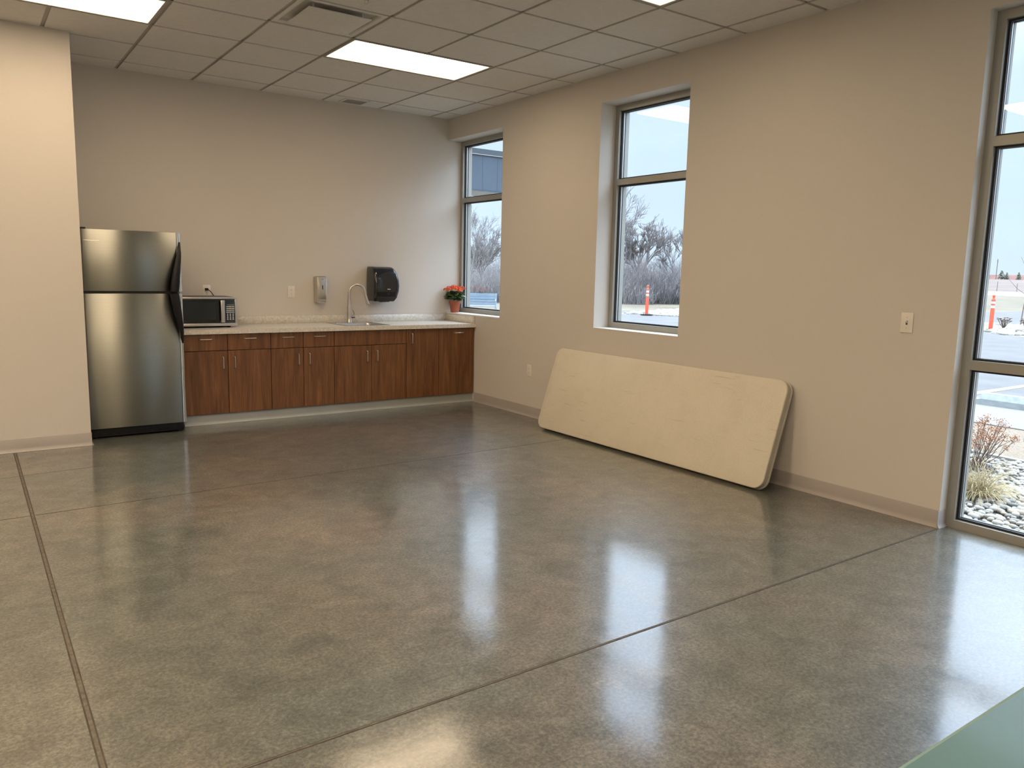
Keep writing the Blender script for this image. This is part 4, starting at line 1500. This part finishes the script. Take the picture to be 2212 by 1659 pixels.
tree('bare tree half hidden behind the tallest one of the narrow window view', 29.0, 29.5, 4.5, .08, 41, levels=6, trunk=.18, spread=.5, minr=.007)

def brush(x, y, h, wd, seed, n=220):
    random.seed(seed)
    V, F = [], []
    for k in range(n):
        a = random.random()*6.28; rr_ = random.random()**.6*wd
        p = Vector((rr_*math.cos(a), rr_*math.sin(a), 0))
        hh = h*random.uniform(.45, 1.0)*(1-.45*(rr_/wd)**2)
        d = Vector((random.gauss(0, .35), random.gauss(0, .35), 1)).normalized()
        r0 = random.uniform(.007, .016)
        for q in range(5):
            nx = p+d*hh/5
            x_ = Vector((1, 0, 0)); y_ = Vector((0, 1, 0))
            r1 = r0*.85
            o = len(V)
            for pp, rr2 in ((p, r0), (nx, r1)):
                for c, s in ((1, 0), (-.5, .87), (-.5, -.87)): V.append(tuple(pp+(x_*c+y_*s)*rr2))
            for c in range(3): F.append((o+c, o+(c+1) % 3, o+3+(c+1) % 3, o+3+c))
            # side twig
            for tw in range(2):
                e = nx+Vector((random.gauss(0, .30), random.gauss(0, .30), random.uniform(.25, .8)))*h*.15
                o = len(V)
                for pp, rr2 in ((nx, .007), (e, .005)):
                    for c, s in ((1, 0), (-.5, .87), (-.5, -.87)): V.append(tuple(pp+Vector((c*rr2, s*rr2, 0 if abs((e-nx).z) > .05 else c*rr2))))
                for c in range(3): F.append((o+c, o+(c+1) % 3, o+3+(c+1) % 3, o+3+c))
            p = nx; r0 = r1
            d = (d+Vector((random.gauss(0, .28), random.gauss(0, .28), -.02))).normalized()
    o = addmesh('brush_thicket', V, F, M['twig'], (x, y, GZ-.03))
    tag(o, BL[len(BU)], 'brush', 'leafless brush along the lawn edge')
    BU.append(o)
BU = []
BL = ['grey leafless brush lowest left in the narrow window view', 'grey leafless brush around the foot of the middle tree, narrow window view', 'grey leafless brush just right of the orange post, narrow window view',
      'grey leafless brush under the slim trees, narrow window view', 'grey leafless brush at the right edge of the narrow window view', 'grey leafless brush behind the middle tree, narrow window view',
      'grey leafless brush deepest at the left, narrow window view', 'grey leafless brush deepest at the right, narrow window view',
      'pale leafless brush left behind the bench, corner window view', 'pale leafless brush straight above the bench, corner window view', 'pale leafless brush right of the bench, corner window view',
      'rounded mass of leafless brush farthest behind the bench, corner window view', 'rounded mass of brush behind the spreading tree, corner window view',
      'low front row of leafless brush left of the orange post', 'low front row of leafless brush right of the orange post']
for (x, y, h, wd, sd) in ((26.0, 25.3, 3.0, 1.6, 51), (27.6, 24.6, 2.8, 1.5, 52), (29.0, 23.9, 2.5, 1.5, 53), (30.4, 23.4, 2.4, 1.4, 54), (31.9, 23.2, 2.6, 1.5, 55),
                          (30.0, 28.3, 4.0, 2.2, 56), (27.6, 29.6, 4.6, 2.4, 57), (33.2, 27.2, 3.6, 2.3, 58),
                          (18.4, 27.0, 2.3, 1.5, 59), (20.2, 27.0, 2.1, 1.5, 60), (21.8, 26.6, 2.3, 1.5, 61),
                          (25.0, 38.6, 4.1, 3.0, 62), (28.0, 37.0, 3.6, 2.8, 63), (25.6, 23.8, 1.7, 1.3, 64), (29.6, 22.4, 1.5, 1.4, 65)):
    brush(x, y, h, wd, sd, 380 if h > 2 else 200)

# young staked tree on the island
t = thing('young_tree', 'thin young bare tree on the rock island at the right edge', 'tree', (26.6, 4.75, GZ))
MB().tube([(0, 0, 0), (.03, -.02, .6), (.08, -.05, 1.25), (.10, -.06, 2.0), (.1, -.05, 2.9)], [.022, .02, .017, .014, .008], 6).build('trunk', M['shrubstem'], t)
f = MB()
for (z, a, L, e) in ((1.15, 2.3, .75, .7), (1.4, .2, .8, .8), (.55, 5.2, .5, .9), (1.7, 3.8, .7, .7), (2.0, 1.0, .6, .8), (2.3, 4.6, .5, .9)):
    p0 = Vector((.07, -.05, z)); d_ = Vector((math.cos(a), math.sin(a), e)).normalized()
    f.tube([p0, p0+d_*L*.5, p0+d_*L+Vector((0, 0, .12))], [.010, .008, .005], 5)
f.build('branches', M['shrubstem'], t)
# fence posts, poles, far trees, orange fence
for k, (px_, py_, hh, lb) in enumerate(((160.9-4.47+4.47, 63.0, 1.9, 'fence post nearest the orange post, at the foot of the brown field'), (162.4, 60.1, 1.6, 'middle fence post at the foot of the brown field'), (163.6, 57.3, 1.7, 'fence post nearest the photo edge, at the foot of the brown field'))):
    f = MB().cyl((0, 0, hh/2), .048, hh, seg=8)
    f.cyl((0, 0, hh), .055, .04, seg=8)
    o = f.build('fence_post', M['weed'], loc=(px_, py_, GZ-.03), smooth=False)
    tag(o, lb, 'post', 'fence posts below the field')
def far(az, d_, z): return Vector((CAM.x+d_*math.sin(az), CAM.y+d_*math.cos(az), z))
AZ = lambda u: YAW+math.atan((u-1106)/1682.976)
f = MB()
for k in range(24):
    a0, a1 = R(60)+k*R(1), R(60)+(k+1)*R(1)-.0006
    p, q = far(a0, 395, 0), far(a1, 395, 0)
    n_ = (q-p).normalized(); s = Vector((-n_.y, n_.x, 0))*.05
    f.loft([[p-s, q-s, q+s, p+s], [v+Vector((0, 0, 5.0)) for v in (p-s, q-s, q+s, p+s)]])
o = f.build('orange_barrier_fence', M['snowfence'], smooth=False)
tag(o, 'long orange mesh barrier fence along the top of the far field', 'fence')
def evergreen(u, d_, h, wd, zb, seed, label):
    random.seed(seed)
    f = MB()
    for k in range(120):
        z = random.random()**1.1
        rr_ = wd*(1-z*.8)*random.random()
        a = random.random()*6.28
        f.ico((rr_*math.cos(a), rr_*math.sin(a), h*.12+z*h*.82), wd*.17*(1.15-z*.6), 1, (1, 1, 1.1))
    t = thing('evergreen_tree', label, 'tree', far(AZ(u), d_, zb), 0, 'small evergreens on the horizon')
    f.build('foliage', M['ever'], t, smooth=False)
    MB().cyl((0, 0, h*.1), wd*.08, h*.2, seg=6).build('trunk', M['bark'], t)
evergreen(2146, 385, 4.0, 1.5, 2.9, 1, 'larger dark evergreen on the horizon above the orange post')
evergreen(2157, 385, 3.2, 1.2, 2.9, 2, 'low dark evergreen just right of the larger one on the horizon')
evergreen(2183, 385, 3.4, 1.2, 2.9, 3, 'dark evergreen on the horizon close to the photo edge')
t = thing('utility_pole', 'thin utility pole on the horizon beside the tall window frame', 'pole', far(AZ(2134.5), 390, 3.0))
MB().cyl((0, 0, 4.2), .14, 8.6, seg=8).build('pole_shaft', M['weed'], t)
MB().box(-.7, .7, -.06, .06, 7.6, 7.75).build('crossarm', M['weed'], t, smooth=False)
f = MB()
random.seed(77)
for k in range(220):
    a = R(56)+k*R(.19)
    hh = random.uniform(2.2, 4.4)
    f.ico(far(a, 900, 4+hh*.3), hh, 1, (1.9, 1.9, .9))
o = f.build('far_woodland', M['farblue'], smooth=True)
tag(o, 'hazy blue line of woodland on the horizon', 'woodland', kind='stuff')
